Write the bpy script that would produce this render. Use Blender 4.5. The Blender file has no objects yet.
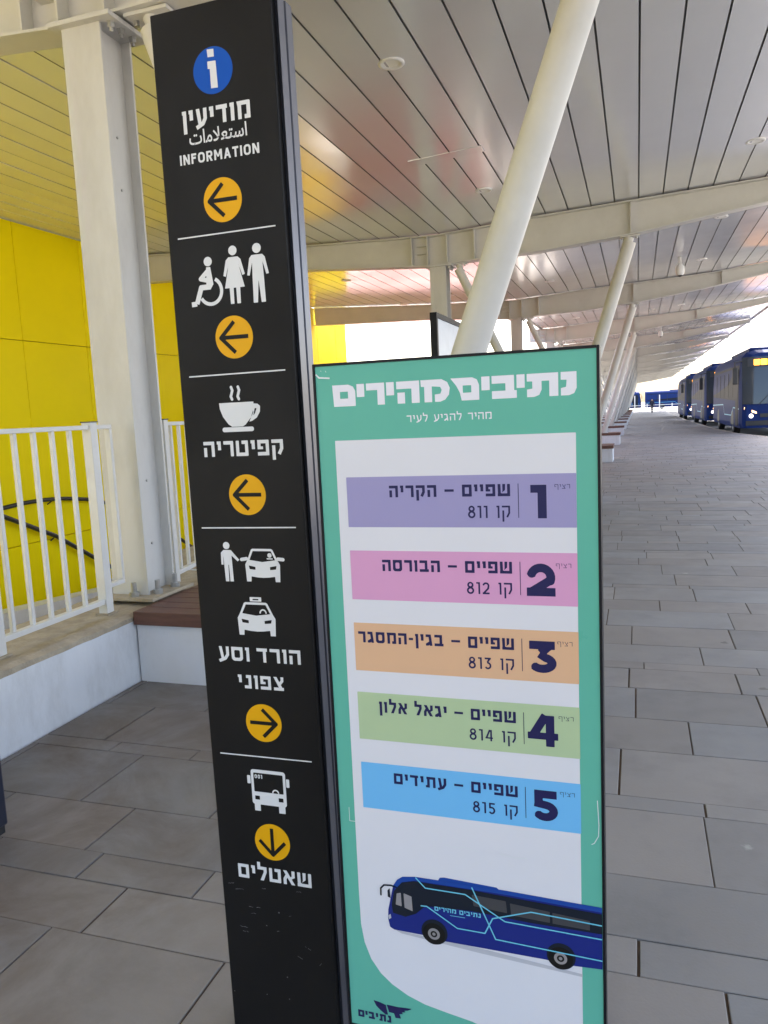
import bpy, bmesh, math, random
import numpy as np
from mathutils import Vector, Matrix
random.seed(11)
SC = bpy.context.scene
COL = SC.collection
R = math.radians

# ------------------------------------------------------------------ camera, sky, sun, exposure
cam = bpy.data.cameras.new('camera')
cam.sensor_fit = 'VERTICAL'; cam.sensor_height = 36.0; cam.lens = 770 / 1024 * 36
cam.clip_start = 0.05; cam.clip_end = 3000
camo = bpy.data.objects.new('camera', cam); COL.objects.link(camo)
_r = Vector((0.950, 0.309, -0.046)).normalized(); _f = Vector((-0.313, 0.941, -0.127)).normalized()
_u = _r.cross(_f).normalized(); _r = _f.cross(_u).normalized()
camo.matrix_world = Matrix(((_r.x, _u.x, -_f.x, 0), (_r.y, _u.y, -_f.y, 0), (_r.z, _u.z, -_f.z, 1.5), (0, 0, 0, 1)))
SC.camera = camo

SUN_EL, SUN_ROT = R(56), R(-6)            # sun ahead, beyond the far end of the canopy
w = bpy.data.worlds.new('World'); SC.world = w; w.use_nodes = True
nt = w.node_tree; bg = nt.nodes['Background']
sky = nt.nodes.new('ShaderNodeTexSky'); sky.sky_type = 'NISHITA'; sky.sun_disc = False
sky.sun_elevation = SUN_EL; sky.sun_rotation = SUN_ROT; sky.dust_density = 4.0; sky.air_density = 0.9; sky.ozone_density = 0.3
nt.links.new(sky.outputs[0], bg.inputs[0]); bg.inputs[1].default_value = 0.15
sl = bpy.data.lights.new('sun', 'SUN'); sl.energy = 4.5; sl.angle = R(0.5); sl.color = (1, .93, .84)
so = bpy.data.objects.new('sun', sl); COL.objects.link(so)
sd = Vector((math.sin(SUN_ROT) * math.cos(SUN_EL), math.cos(SUN_ROT) * math.cos(SUN_EL), math.sin(SUN_EL)))
so.rotation_euler = sd.to_track_quat('Z', 'Y').to_euler(); so.location = sd * 50
SC.view_settings.view_transform = 'Standard'; SC.view_settings.look = 'None'
SC.view_settings.exposure = 2.42; SC.view_settings.gamma = 1.0
SC.cycles.use_denoising = True
SC.cycles.max_bounces = 10; SC.cycles.diffuse_bounces = 6; SC.cycles.glossy_bounces = 4

# ------------------------------------------------------------------ materials
MATS = {}
def mat(name, col, rough=.6, metal=0., var=0., scale=3., bump=0., bscale=60., spec=.5, attr=None, emis=None, es=0., rvar=0., dirt=None, dscale=1.2, damt=.3, stretch=(1, 1, 1), spots=0, grime_shade=False):
    """procedural principled material: base colour mottled by noise, optional stains, bump and roughness change"""
    if name in MATS: return MATS[name]
    m = bpy.data.materials.new(name); m.use_nodes = True; MATS[name] = m
    t = m.node_tree; N = t.nodes; L = t.links; b = N['Principled BSDF']
    b.inputs['Roughness'].default_value = rough; b.inputs['Metallic'].default_value = metal
    b.inputs['Specular IOR Level'].default_value = spec
    b.inputs['Base Color'].default_value = (*col, 1)
    tc = N.new('ShaderNodeTexCoord'); mp = N.new('ShaderNodeMapping'); mp.inputs['Scale'].default_value = stretch
    L.new(tc.outputs['Object'], mp.inputs[0])
    out = None
    if attr:
        a = N.new('ShaderNodeAttribute'); a.attribute_name = attr
        mx = N.new('ShaderNodeMix'); mx.data_type = 'RGBA'; mx.blend_type = 'MULTIPLY'; mx.inputs[0].default_value = 1
        mx.inputs[6].default_value = (*col, 1); L.new(a.outputs['Color'], mx.inputs[7]); out = mx.outputs[2]
    if var > 0:
        n = N.new('ShaderNodeTexNoise'); n.inputs['Scale'].default_value = scale; n.inputs['Detail'].default_value = 8; n.inputs['Roughness'].default_value = .65
        L.new(mp.outputs[0], n.inputs[0])
        mr = N.new('ShaderNodeMapRange'); mr.inputs[1].default_value = .25; mr.inputs[2].default_value = .75
        mr.inputs[3].default_value = 1 - var; mr.inputs[4].default_value = 1 + var
        L.new(n.outputs[0], mr.inputs[0])
        hs = N.new('ShaderNodeHueSaturation'); L.new(mr.outputs[0], hs.inputs['Value'])
        if out: L.new(out, hs.inputs['Color'])
        else: hs.inputs['Color'].default_value = (*col, 1)
        out = hs.outputs[0]
    if dirt:
        n2 = N.new('ShaderNodeTexNoise'); n2.inputs['Scale'].default_value = dscale; n2.inputs['Detail'].default_value = 10; n2.inputs['Roughness'].default_value = .7
        L.new(mp.outputs[0], n2.inputs[0])
        cr = N.new('ShaderNodeValToRGB'); cr.color_ramp.elements[0].position = .5; cr.color_ramp.elements[1].position = .72
        L.new(n2.outputs[0], cr.inputs[0])
        ml = N.new('ShaderNodeMath'); ml.operation = 'MULTIPLY'; ml.inputs[1].default_value = damt; L.new(cr.outputs[0], ml.inputs[0])
        mx2 = N.new('ShaderNodeMix'); mx2.data_type = 'RGBA'; L.new(ml.outputs[0], mx2.inputs[0])
        if out: L.new(out, mx2.inputs[6])
        else: mx2.inputs[6].default_value = (*col, 1)
        mx2.inputs[7].default_value = (*dirt, 1); out = mx2.outputs[2]
    if grime_shade:  # grime plus the left side's dimmer, yellow-bounced light, painted into the colour
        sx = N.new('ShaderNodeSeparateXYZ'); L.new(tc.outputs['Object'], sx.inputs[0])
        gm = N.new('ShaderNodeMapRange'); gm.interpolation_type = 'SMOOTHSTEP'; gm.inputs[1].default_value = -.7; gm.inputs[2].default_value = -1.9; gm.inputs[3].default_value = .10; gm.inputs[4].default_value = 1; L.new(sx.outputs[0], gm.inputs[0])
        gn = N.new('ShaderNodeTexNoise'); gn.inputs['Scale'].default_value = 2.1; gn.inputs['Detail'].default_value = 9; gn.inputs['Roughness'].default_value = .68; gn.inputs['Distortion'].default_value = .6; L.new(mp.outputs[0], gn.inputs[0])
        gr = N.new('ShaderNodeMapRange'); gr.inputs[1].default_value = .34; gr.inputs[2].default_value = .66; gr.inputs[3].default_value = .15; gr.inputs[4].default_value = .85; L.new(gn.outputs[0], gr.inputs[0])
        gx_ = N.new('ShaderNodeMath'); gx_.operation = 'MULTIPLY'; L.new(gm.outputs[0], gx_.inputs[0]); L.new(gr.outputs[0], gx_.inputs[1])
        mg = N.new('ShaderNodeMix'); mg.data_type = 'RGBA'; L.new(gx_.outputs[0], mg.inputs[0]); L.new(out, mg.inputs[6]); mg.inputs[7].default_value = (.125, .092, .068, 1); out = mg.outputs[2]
    if spots:
        vo = N.new('ShaderNodeTexVoronoi'); vo.inputs['Scale'].default_value = spots; L.new(mp.outputs[0], vo.inputs[0])
        lt = N.new('ShaderNodeMapRange'); lt.inputs[1].default_value = .055; lt.inputs[2].default_value = .035; lt.inputs[3].default_value = 0; lt.inputs[4].default_value = .55
        nz_ = N.new('ShaderNodeTexNoise'); nz_.inputs['Scale'].default_value = 35; L.new(mp.outputs[0], nz_.inputs[0])
        ad = N.new('ShaderNodeMath'); ad.operation = 'MULTIPLY_ADD'; ad.inputs[1].default_value = .10; L.new(nz_.outputs[0], ad.inputs[0])
        sb_ = N.new('ShaderNodeMath'); sb_.operation = 'SUBTRACT'; sb_.inputs[1].default_value = .05; L.new(vo.outputs['Distance'], sb_.inputs[0]); L.new(sb_.outputs[0], ad.inputs[2])
        L.new(ad.outputs[0], lt.inputs[0])
        sc_n = N.new('ShaderNodeSeparateColor'); L.new(vo.outputs['Color'], sc_n.inputs[0])
        gt = N.new('ShaderNodeValToRGB'); gt.color_ramp.interpolation = 'CONSTANT'; e = gt.color_ramp.elements; e[0].color = (.07, .06, .055, 1); e[1].position = .6; e[1].color = (.5, .48, .45, 1); L.new(sc_n.outputs[0], gt.inputs[0])
        mx3 = N.new('ShaderNodeMix'); mx3.data_type = 'RGBA'; L.new(lt.outputs[0], mx3.inputs[0]); L.new(out, mx3.inputs[6]); L.new(gt.outputs[0], mx3.inputs[7]); out = mx3.outputs[2]
    if out: L.new(out, b.inputs['Base Color'])
    if rvar > 0:
        n3 = N.new('ShaderNodeTexNoise'); n3.inputs['Scale'].default_value = scale * 1.7; n3.inputs['Detail'].default_value = 6
        L.new(mp.outputs[0], n3.inputs[0])
        m3 = N.new('ShaderNodeMapRange'); m3.inputs[1].default_value = .3; m3.inputs[2].default_value = .7; m3.inputs[3].default_value = max(.02, rough - rvar); m3.inputs[4].default_value = min(1, rough + rvar)
        L.new(n3.outputs[0], m3.inputs[0]); L.new(m3.outputs[0], b.inputs['Roughness'])
    if bump > 0:
        n4 = N.new('ShaderNodeTexNoise'); n4.inputs['Scale'].default_value = bscale; n4.inputs['Detail'].default_value = 5
        L.new(mp.outputs[0], n4.inputs[0])
        bp = N.new('ShaderNodeBump'); bp.inputs['Strength'].default_value = bump; bp.inputs['Distance'].default_value = .01
        L.new(n4.outputs[0], bp.inputs['Height']); L.new(bp.outputs[0], b.inputs['Normal'])
    if emis:
        b.inputs['Emission Color'].default_value = (*emis, 1); b.inputs['Emission Strength'].default_value = es
    return m

M_STEEL = mat('cream_painted_steel', (.58, .57, .53), .42, var=.06, scale=2.5, bump=.03, bscale=25, dirt=(.40, .36, .28), dscale=1.4, damt=.25)
M_COLUMN = mat('cream_column_paint', (.57, .565, .545), .45, var=.07, scale=3, bump=.03, bscale=30, dirt=(.34, .31, .26), dscale=1.8, damt=.35, stretch=(1, 1, .35))
M_BOLT = mat('galvanised_bolt', (.45, .45, .44), .35, .8, var=.15, scale=30)
M_CEIL = mat('coated_ceiling_metal', (.80, .815, .83), .18, .42, var=.03, scale=.9, rvar=.05, attr='tint')
M_DARK = mat('dark_void', (.06, .058, .05), .9)
M_DECK = mat('grey_roof_deck', (.28, .27, .25), .8)
M_PAVE = mat('concrete_paving', (.262, .252, .245), .68, var=.20, scale=2.6, bump=.06, bscale=110, attr='tint', dirt=(.19, .168, .145), dscale=1.3, damt=.6, rvar=.1, spots=2.2, grime_shade=True)
M_JOINT = mat('paving_joint_sand', (.095, .068, .048), .95, var=.2, scale=9)
M_KERB = mat('kerb_stone', (.40, .36, .31), .8, var=.15, scale=4, bump=.1)
M_ASPH = mat('worn_pale_asphalt', (.17, .165, .155), .85, var=.2, scale=5, bump=.2, bscale=120)
M_EARTH = mat('dusty_ground', (.34, .31, .26), .9, var=.2, scale=.3)
M_WHITEWALL = mat('white_wall_paint', (.72, .73, .75), .6, var=.04, scale=4, bump=.12, bscale=45, dirt=(.36, .35, .33), dscale=3.0, damt=.42, stretch=(1, 1, .4))
M_CAP = mat('sandy_concrete', (.40, .34, .25), .9, var=.25, scale=9, bump=.5, bscale=70, dirt=(.25, .2, .14), dscale=6, damt=.5)
M_WOOD = mat('red_brown_decking', (.125, .055, .038), .5, var=.35, scale=6, bump=.1, bscale=40, stretch=(1, 8, 8))
M_RAIL = mat('white_rail_paint', (.66, .66, .645), .35, var=.04, scale=8, dirt=(.5, .48, .42), dscale=7, damt=.25)
M_YEL = mat('yellow_cladding', (.98, .80, .002), .42, var=.03, scale=.8, rvar=.05, spec=.06)
M_REDROOF = mat('red_roof_sheet', (.13, .010, .007), .6)
M_RED = mat('red_cladding', (.55, .045, .028), .5, var=.03, scale=.8)
M_BLKRAIL = mat('black_handrail', (.025, .025, .027), .4)
M_TOTEM = mat('black_sign_panel', (.011, .010, .0095), .5, spec=.16, var=.15, scale=3, rvar=.08, bump=.01, bscale=200)
M_TOTSIDE = mat('dark_sign_edge', (.10, .105, .13), .32, .5, var=.1, scale=6)
M_WPRINT = mat('white_vinyl', (.74, .74, .74), .5)
M_YPRINT = mat('amber_vinyl', (.80, .40, .004), .45, spec=.18)
M_BPRINT = mat('blue_vinyl', (.005, .085, .45), .45, spec=.18)
M_BKPRINT = mat('black_vinyl', (.012, .011, .010), .5, spec=.16)
M_SCUFF = mat('grey_scuff', (.15, .15, .16), .7, var=.4, scale=80)
M_PGREEN = mat('green_poster_print', (.125, .455, .345), .33, var=.02, scale=4, rvar=.06, spec=.18)
M_PWHITE = mat('white_poster_print', (.73, .72, .755), .33, var=.015, scale=5, rvar=.06, spec=.18)
M_PHEAD = mat('pale_lilac_print', (.80, .78, .83), .4)
M_NAVY = mat('navy_print', (.022, .020, .085), .4, spec=.18)
M_PLILAC = mat('lilac_print', (.34, .31, .53), .35, spec=.18)
M_PPINK = mat('pink_print', (.69, .34, .55), .35, spec=.18)
M_PORANGE = mat('orange_print', (.73, .45, .27), .35, spec=.18)
M_PLIME = mat('light_green_print', (.45, .57, .34), .35, spec=.18)
M_PBLUE = mat('sky_blue_print', (.17, .49, .83), .35, spec=.18)
M_PBUS = mat('royal_blue_print', (.015, .026, .20), .35, spec=.18)
M_PBUS2 = mat('bright_blue_print', (.016, .065, .33), .35, spec=.18)
M_PGLASS = mat('black_print', (.014, .018, .028), .3, spec=.18)
M_PTEAL = mat('aqua_print', (.16, .55, .72), .35)
M_PGREY = mat('grey_print', (.30, .28, .28), .4)
M_PSHADOW = mat('pale_grey_print', (.50, .50, .54), .4)
M_FRAME = mat('black_frame', (.008, .008, .010), .45, spec=.2)
M_TAPE = mat('clear_tape_edge', (.75, .78, .78), .25)
M_BLUEPAINT = mat('bus_blue_paint', (.015, .032, .125), .45, var=.05, scale=2, spec=.04)
M_BUSGLASS = mat('bus_dark_glass', (.02, .024, .035), .4, spec=.03)
M_SCREENGL = mat('bus_windscreen_glass', (.03, .04, .05), .05, spec=.6)
M_TYRE = mat('tyre_rubber', (.02, .02, .02), .8)
M_RIM = mat('wheel_rim', (.35, .35, .36), .4, .6)
M_AMBER = mat('amber_display', (.3, .1, .01), .5, emis=(1, .35, .02), es=2.2)
M_LAMP = mat('headlamp_glass', (.8, .8, .8), .1, emis=(1, .95, .85), es=.8)
M_AMBLAMP = mat('indicator_strip', (.8, .5, .3), .2, emis=(1, .55, .25), es=.8)
M_PLATE = mat('white_plastic', (.75, .75, .74), .4)
M_BLACKPL = mat('black_plastic', (.02, .02, .022), .45)
M_DIFF = mat('lamp_diffuser', (.82, .82, .80), .4)
M_SCREEN = mat('board_print', (.60, .66, .74), .3, var=.08, scale=6)
M_BIN = mat('navy_sheet_metal', (.022, .026, .045), .4, .3, var=.1, scale=4)
M_SKIN = mat('skin', (.45, .28, .20), .6)
M_CLOTH1 = mat('dark_navy_cloth', (.02, .022, .04), .9)
M_CLOTH2 = mat('grey_cloth', (.09, .09, .10), .9)
M_HAIR = mat('dark_hair', (.015, .012, .01), .7)
M_LEAF = mat('dark_green_leaf', (.035, .06, .025), .6, var=.3, scale=5)
M_PAINTLINE = mat('road_paint', (.7, .7, .68), .7, var=.1, scale=8)

# ------------------------------------------------------------------ mesh helpers
class MB:
    """collects shapes with their materials, then links them as ONE mesh object"""
    def __init__(s): s.v = []; s.f = []; s.m = []; s.mats = []; s.sm = []
    def mi(s, m):
        if m not in s.mats: s.mats.append(m)
        return s.mats.index(m)
    def add(s, vs, fs, m, smooth=False):
        o = len(s.v); s.v += [tuple(x) for x in vs]; k = s.mi(m)
        for f in fs: s.f.append([o + i for i in f]); s.m.append(k); s.sm.append(smooth)
    def box(s, x0, y0, z0, x1, y1, z1, m, bev=0):
        if bev > 0:
            bm = bmesh.new(); bmesh.ops.create_cube(bm, size=1)
            for v in bm.verts: v.co = Vector(((x0 + x1) / 2 + v.co.x * (x1 - x0), (y0 + y1) / 2 + v.co.y * (y1 - y0), (z0 + z1) / 2 + v.co.z * (z1 - z0)))
            bmesh.ops.bevel(bm, geom=bm.edges[:], offset=bev, segments=2, affect='EDGES', profile=.5)
            s.bm(bm, m); return
        vs = [(x0, y0, z0), (x1, y0, z0), (x1, y1, z0), (x0, y1, z0), (x0, y0, z1), (x1, y0, z1), (x1, y1, z1), (x0, y1, z1)]
        s.add(vs, [(0, 3, 2, 1), (4, 5, 6, 7), (0, 1, 5, 4), (1, 2, 6, 5), (2, 3, 7, 6), (3, 0, 4, 7)], m)
    def bm(s, bm, m, smooth=False):
        bm.verts.index_update(); s.add([v.co[:] for v in bm.verts], [[v.index for v in f.verts] for f in bm.faces], m, smooth); bm.free()
    def tube(s, pts, r, m, n=12, cap=True, r2=None, up=None):
        pts = [Vector(p) for p in pts]; vs = []; fs = []; K = len(pts)
        for i, p in enumerate(pts):
            d = (pts[min(i + 1, K - 1)] - pts[max(i - 1, 0)]).normalized()
            a = d.cross(Vector(up) if up else (Vector((0, 0, 1)) if abs(d.z) < .9 else Vector((1, 0, 0)))).normalized(); b = d.cross(a)
            rr = r if r2 is None else r + (r2 - r) * i / (K - 1)
            for j in range(n):
                t = 2 * math.pi * j / n; vs.append(p + a * rr * math.cos(t) + b * rr * math.sin(t))
        for i in range(K - 1):
            for j in range(n):
                k = (j + 1) % n; fs.append((i * n + j, i * n + k, (i + 1) * n + k, (i + 1) * n + j))
        s.add(vs, fs, m, True)
        if cap: s.add(vs[:n], [list(range(n))[::-1]], m); s.add(vs[-n:], [list(range(n))], m)
    def lathe(s, prof, m, n=24, c=(0, 0, 0), axis='z', smooth=True):
        vs = []; fs = []
        for (r, z) in prof:
            for j in range(n):
                t = 2 * math.pi * j / n; x, y = r * math.cos(t), r * math.sin(t)
                p = (x, y, z) if axis == 'z' else ((z, x, y) if axis == 'x' else (y, z, x))
                vs.append((c[0] + p[0], c[1] + p[1], c[2] + p[2]))
        for i in range(len(prof) - 1):
            for j in range(n):
                k = (j + 1) % n; fs.append((i * n + j, i * n + k, (i + 1) * n + k, (i + 1) * n + j))
        s.add(vs, fs, m, smooth)
    def prism(s, poly, a0, a1, m, axis='y'):
        """polygon in two axes extruded along the third"""
        n = len(poly)
        def P(p, a): return (p[0], a, p[1]) if axis == 'y' else ((a, p[0], p[1]) if axis == 'x' else (p[0], p[1], a))
        vs = [P(p, a0) for p in poly] + [P(p, a1) for p in poly]
        fs = [list(range(n)), list(range(n, 2 * n))[::-1]] + [(i, n + i, n + (i + 1) % n, (i + 1) % n) for i in range(n)]
        s.add(vs, fs, m)
    def build(s, name, parent=None, fix=True, loc=None, rz=0):
        me = bpy.data.meshes.new(name); me.from_pydata(s.v, [], s.f)
        for m in s.mats: me.materials.append(m)
        me.polygons.foreach_set('material_index', s.m); me.polygons.foreach_set('use_smooth', s.sm)
        if fix:
            bm = bmesh.new(); bm.from_mesh(me); bmesh.ops.recalc_face_normals(bm, faces=bm.faces[:]); bm.to_mesh(me); bm.free()
        o = bpy.data.objects.new(name, me); COL.objects.link(o)
        if parent: o.parent = parent
        if loc: o.location = loc
        o.rotation_euler[2] = rz
        return o
def tag(o, label=None, cat=None, group=None, kind=None):
    if label: o['label'] = label
    if cat: o['category'] = cat
    if group: o['group'] = group
    if kind: o['kind'] = kind
    return o
def empty(name, loc=(0, 0, 0), rz=0, label=None, cat=None, group=None):
    o = bpy.data.objects.new(name, None); COL.objects.link(o); o.location = loc; o.rotation_euler[2] = rz
    o.empty_display_size = .2
    return tag(o, label, cat, group)
def copy_tree(o, parent=None):
    c = o.copy(); COL.objects.link(c); c.parent = parent
    for ch in list(o.children): copy_tree(ch, c)
    return c

# ------------------------------------------------------------------ flat prints: union / cut of simple shapes turned into one clean sheet
def sd_poly(P, X, Z):
    P = np.asarray(P, float); n = len(P); d = np.full(X.shape, 1e9); ins = np.zeros(X.shape, bool)
    for i in range(n):
        a, b = P[i], P[(i + 1) % n]; e = b - a; wx, wz = X - a[0], Z - a[1]
        t = np.clip((wx * e[0] + wz * e[1]) / max(e @ e, 1e-12), 0, 1)
        d = np.minimum(d, (wx - e[0] * t) ** 2 + (wz - e[1] * t) ** 2)
        if a[1] != b[1]:
            c = ((a[1] > Z) != (b[1] > Z)) & (X < (b[0] - a[0]) * (Z - a[1]) / (b[1] - a[1]) + a[0]); ins ^= c
    d = np.sqrt(d); return np.where(ins, -d, d)
def sd_seg(a, b, wd, X, Z):
    a = np.array(a, float); b = np.array(b, float); e = b - a
    t = np.clip(((X - a[0]) * e[0] + (Z - a[1]) * e[1]) / max(e @ e, 1e-12), 0, 1)
    return np.hypot(X - a[0] - e[0] * t, Z - a[1] - e[1] * t) - wd / 2
def B(x0, z0, x1, z1, r=0): return ('b', x0, z0, x1, z1, r)
def S(pts, wd, butt=True): return ('s', pts, wd, butt)
def D(x, z, r): return ('d', x, z, r)
def P_(pts): return ('p', pts)
def CUT(p): return ('-', p)
def sd_one(p, X, Z):
    k = p[0]
    if k == 'b':
        _, x0, z0, x1, z1, r = p; x0, x1 = min(x0, x1), max(x0, x1); z0, z1 = min(z0, z1), max(z0, z1)
        qx = np.abs(X - (x0 + x1) / 2) - (x1 - x0) / 2 + r; qz = np.abs(Z - (z0 + z1) / 2) - (z1 - z0) / 2 + r
        return np.hypot(np.maximum(qx, 0), np.maximum(qz, 0)) + np.minimum(np.maximum(qx, qz), 0) - r
    if k == 'd': return np.hypot(X - p[1], Z - p[2]) - p[3]
    if k == 'p': return sd_poly(p[1], X, Z)
    if k == 's':
        pts, wd, butt = p[1:]; d = np.full(X.shape, 1e9); n = len(pts)
        for i in range(n - 1):
            a, b = pts[i], pts[i + 1]
            if butt:
                L = math.hypot(b[0] - a[0], b[1] - a[1]) or 1e-9; ux, uz = (b[0] - a[0]) / L, (b[1] - a[1]) / L
                s_ = (X - a[0]) * ux + (Z - a[1]) * uz; q = -(X - a[0]) * uz + (Z - a[1]) * ux
                d = np.minimum(d, np.maximum(np.abs(s_ - L / 2) - L / 2, np.abs(q) - wd / 2))
                if i > 0: d = np.minimum(d, np.hypot(X - a[0], Z - a[1]) - wd / 2)
            else: d = np.minimum(d, sd_seg(a, b, wd, X, Z))
        return d
def bounds(prims):
    xs, zs = [], []
    for p in prims:
        k = p[0]
        if k == '-': continue
        if k == 'b': xs += [p[1], p[3]]; zs += [p[2], p[4]]
        elif k == 'd': xs += [p[1] - p[3], p[1] + p[3]]; zs += [p[2] - p[3], p[2] + p[3]]
        elif k == 'p': xs += [q[0] for q in p[1]]; zs += [q[1] for q in p[1]]
        else: xs += [q[0] - p[2] / 2 for q in p[1]] + [q[0] + p[2] / 2 for q in p[1]]; zs += [q[1] - p[2] / 2 for q in p[1]] + [q[1] + p[2] / 2 for q in p[1]]
    return min(xs), min(zs), max(xs), max(zs)
def sheet(mb, prims, y, m, h=.0008):
    """marching squares over the union of the shapes, laid in the plane Y = y facing -Y"""
    x0, z0, x1, z1 = bounds(prims); x0 -= 2 * h; z0 -= 2 * h; x1 += 2 * h; z1 += 2 * h
    nx = int((x1 - x0) / h) + 2; nz = int((z1 - z0) / h) + 2
    X, Z = np.meshgrid(x0 + h * np.arange(nx), z0 + h * np.arange(nz)); F = np.full(X.shape, 1e9)
    for p in prims:
        F = np.maximum(F, -sd_one(p[1], X, Z)) if p[0] == '-' else np.minimum(F, sd_one(p, X, Z))
    F = np.where(np.abs(F) < 1e-7, -1e-7, F); I = F < 0
    vs, fs, key = [], [], {}
    def vert(k, x, z):
        if k not in key: key[k] = len(vs); vs.append((x, y, z))
        return key[k]
    full = I[:-1, :-1] & I[:-1, 1:] & I[1:, :-1] & I[1:, 1:]; anyi = I[:-1, :-1] | I[:-1, 1:] | I[1:, :-1] | I[1:, 1:]
    G = lambda i, j: vert((i, j), x0 + h * i, z0 + h * j)
    for j in range(nz - 1):
        i = 0
        for i in np.nonzero(anyi[j] & ~full[j])[0].tolist():
            c = [(i, j), (i + 1, j), (i + 1, j + 1), (i, j + 1)]; poly = []
            for q in range(4):
                a, b = c[q], c[(q + 1) % 4]; fa, fb = F[a[1], a[0]], F[b[1], b[0]]
                if fa < 0: poly.append(G(*a))
                if (fa < 0) != (fb < 0):
                    t = fa / (fa - fb); k = (min(a, b), max(a, b))
                    poly.append(vert(k, x0 + h * (a[0] + (b[0] - a[0]) * t), z0 + h * (a[1] + (b[1] - a[1]) * t)))
            if len(poly) > 2: fs.append(poly)
        row = full[j].astype(int); e = np.diff(np.concatenate(([0], row, [0])))
        for a, b in zip(np.nonzero(e == 1)[0].tolist(), np.nonzero(e == -1)[0].tolist()):
            fs.append([G(a, j), G(b, j), G(b, j + 1), G(a, j + 1)])
    mb.add(vs, fs, m)
    return mb

# --- lettering drawn as strokes; every glyph(w, t): height 1, width w, stroke t
def arc(cx, cz, rx, rz, a0, a1, n=14): return [(cx + rx * math.cos(R(a0 + (a1 - a0) * i / n)), cz + rz * math.sin(R(a0 + (a1 - a0) * i / n))) for i in range(n + 1)]
def g_alef(w, t): return [P_([(0, 1), (t * 1.15, 1), (w, 0), (w - t * 1.15, 0)]), B(w - t, .52, w, 1), P_([(w - t, .62), (w, .55), (w * .72, .40), (w * .58, .52)]), P_([(w * .22, .72), (w * .40, .56), (t, .36), (0, .42)]), B(0, 0, t, .42)]
def g_bet(w, t): return [B(0, 1 - t, w * .86, 1, .03), B(w * .86 - t, 0, w * .86, 1, .03), B(0, 0, w, t)]
def g_gim(w, t): return [B(0, 1 - t, w * .8, 1, .02), P_([(w * .8 - t, 1), (w * .8, 1), (w, 0), (w - t, 0)]), P_([(w * .74, .45), (w * .78, .2), (t, 0), (0, 0), (0, t * .8)])]
def g_dal(w, t): return [B(0, 1 - t, w, 1), B(w * .88 - t, 0, w * .88, 1)]
def g_he(w, t): return [B(0, 1 - t, w, 1, .03), B(w - t, 0, w, 1, .03), B(0.02, 0, t + .02, .6)]
def g_vav(w, t): return [B(w - t, 0, w, 1), B(0, 1 - t * .9, w, 1)]
def g_tet(w, t): return [B(0, 0, w, t, .06), B(0, 0, t, 1, .04), B(w - t, 0, w, 1, .06), B(w * .48, 1 - t, w, 1, .04)]
def g_yod(w, t): return [B(w - t, .42, w, 1), B(0, 1 - t * .9, w, 1)]
def g_lam(w, t): return [B(0, .62 + .38 - t, t, 1.32), B(0, 1 - t, w, 1, .02), P_([(w - t, 1), (w, 1), (w, .62), (w * .62, 0), (w * .62 - t * 1.1, 0), (w - t, .62)])]
def g_mem(w, t): return [P_([(0, 1), (t, 1), (t * 1.25, .72), (t * .25 + t, 0), (t * .25, 0), (t * .25, .7)]), B(t * .5, 1 - t, w, 1, .08), B(w - t, 0, w, .95, .05), B(w * .56, 0, w, t, .03)]
def g_memf(w, t): return [B(0, 0, w, 1, .04), CUT(B(t, t, w - t, 1 - t, .02))]
def g_nun(w, t): return [B(w - t, 0, w, 1, .04), B(w * .25, 1 - t, w, 1), B(0, 0, w, t)]
def g_nunf(w, t): return [B(w - t, -.3, w, 1), B(0, 1 - t * .9, w, 1)]
def g_sam(w, t): return [B(0, 0, w, 1, min(.26, w * .3)), B(0, 1 - t, w, 1, .03), CUT(B(t, t, w - t, 1 - t, .1))]
def g_ayin(w, t): return [S([(w - t / 2, 1), (w - t / 2, .42), (w * .62, .14), (0.02, -.06)], t), P_([(0.04, 1), (t + .04, 1), (w * .52, .12), (w * .52 - t, .12)])]
def g_pe(w, t): return [B(0, 1 - t, w, 1, .05), B(w - t, 0, w, 1, .05), B(0, 0, w, t), B(0, .48, t, 1), B(0, .40, w * .48, .40 + t * .8)]
def g_pef(w, t): return [B(0, 1 - t, w, 1, .05), B(w - t, -.3, w, 1, .03), B(0, .48, t, 1), B(0, .42, w * .48, .42 + t * .8)]
def g_tsa(w, t): return [P_([(0, 1), (t * 1.1, 1), (w, 0.0), (w - t * 1.2, 0.0)]), B(0, 0, w, t), S([(w - t / 2, 1), (w - t / 2, .72), (w * .52, .42)], t * .95)]
def g_qof(w, t): return [B(0, 1 - t, w, 1, .03), S([(w - t / 2, 1 - t / 2), (w - t / 2, .42), (w * .62, .06)], t), B(0.03, -.3, t + .03, .62)]
def g_resh(w, t): return [B(0, 1 - t, w, 1, .05), B(w - t, 0, w, 1, .05)]
def g_shin(w, t): return [B(0, 0, w, t, .03), P_([(0, 1), (t, 1), (t * 1.1, 0), (t * .1, 0)]), B(w - t, 0, w, 1, .05), P_([(w * .5 - t * .5, 1), (w * .5 + t * .5, 1), (w * .5 + t * .4, .5), (t, .22), (t, 0.1), (w * .5 - t * .5, .42)])]
def g_tav(w, t): return [B(t * .3, 1 - t, w, 1, .05), B(w - t, 0, w, 1, .05), B(t * .55, 0, t * 1.55, 1), B(0, 0, t * 1.3, t * .9)]
def g_dash(w, t): return [B(0, .42, w, .42 + t * .85)]
def g_1(w, t): return [B(w - t, 0, w, 1), P_([(0, 1), (w, 1), (w, 1 - t * .9), (0, 1 - t * .9)])]
def g_2(w, t): return [S(arc(w / 2, 1 - w / 2, w / 2 - t / 2, w / 2 - t / 2, 170, -20) + [(w * .80, .48), (t * .6, t * .55)], t), B(0, 0, w, t)]
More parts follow.
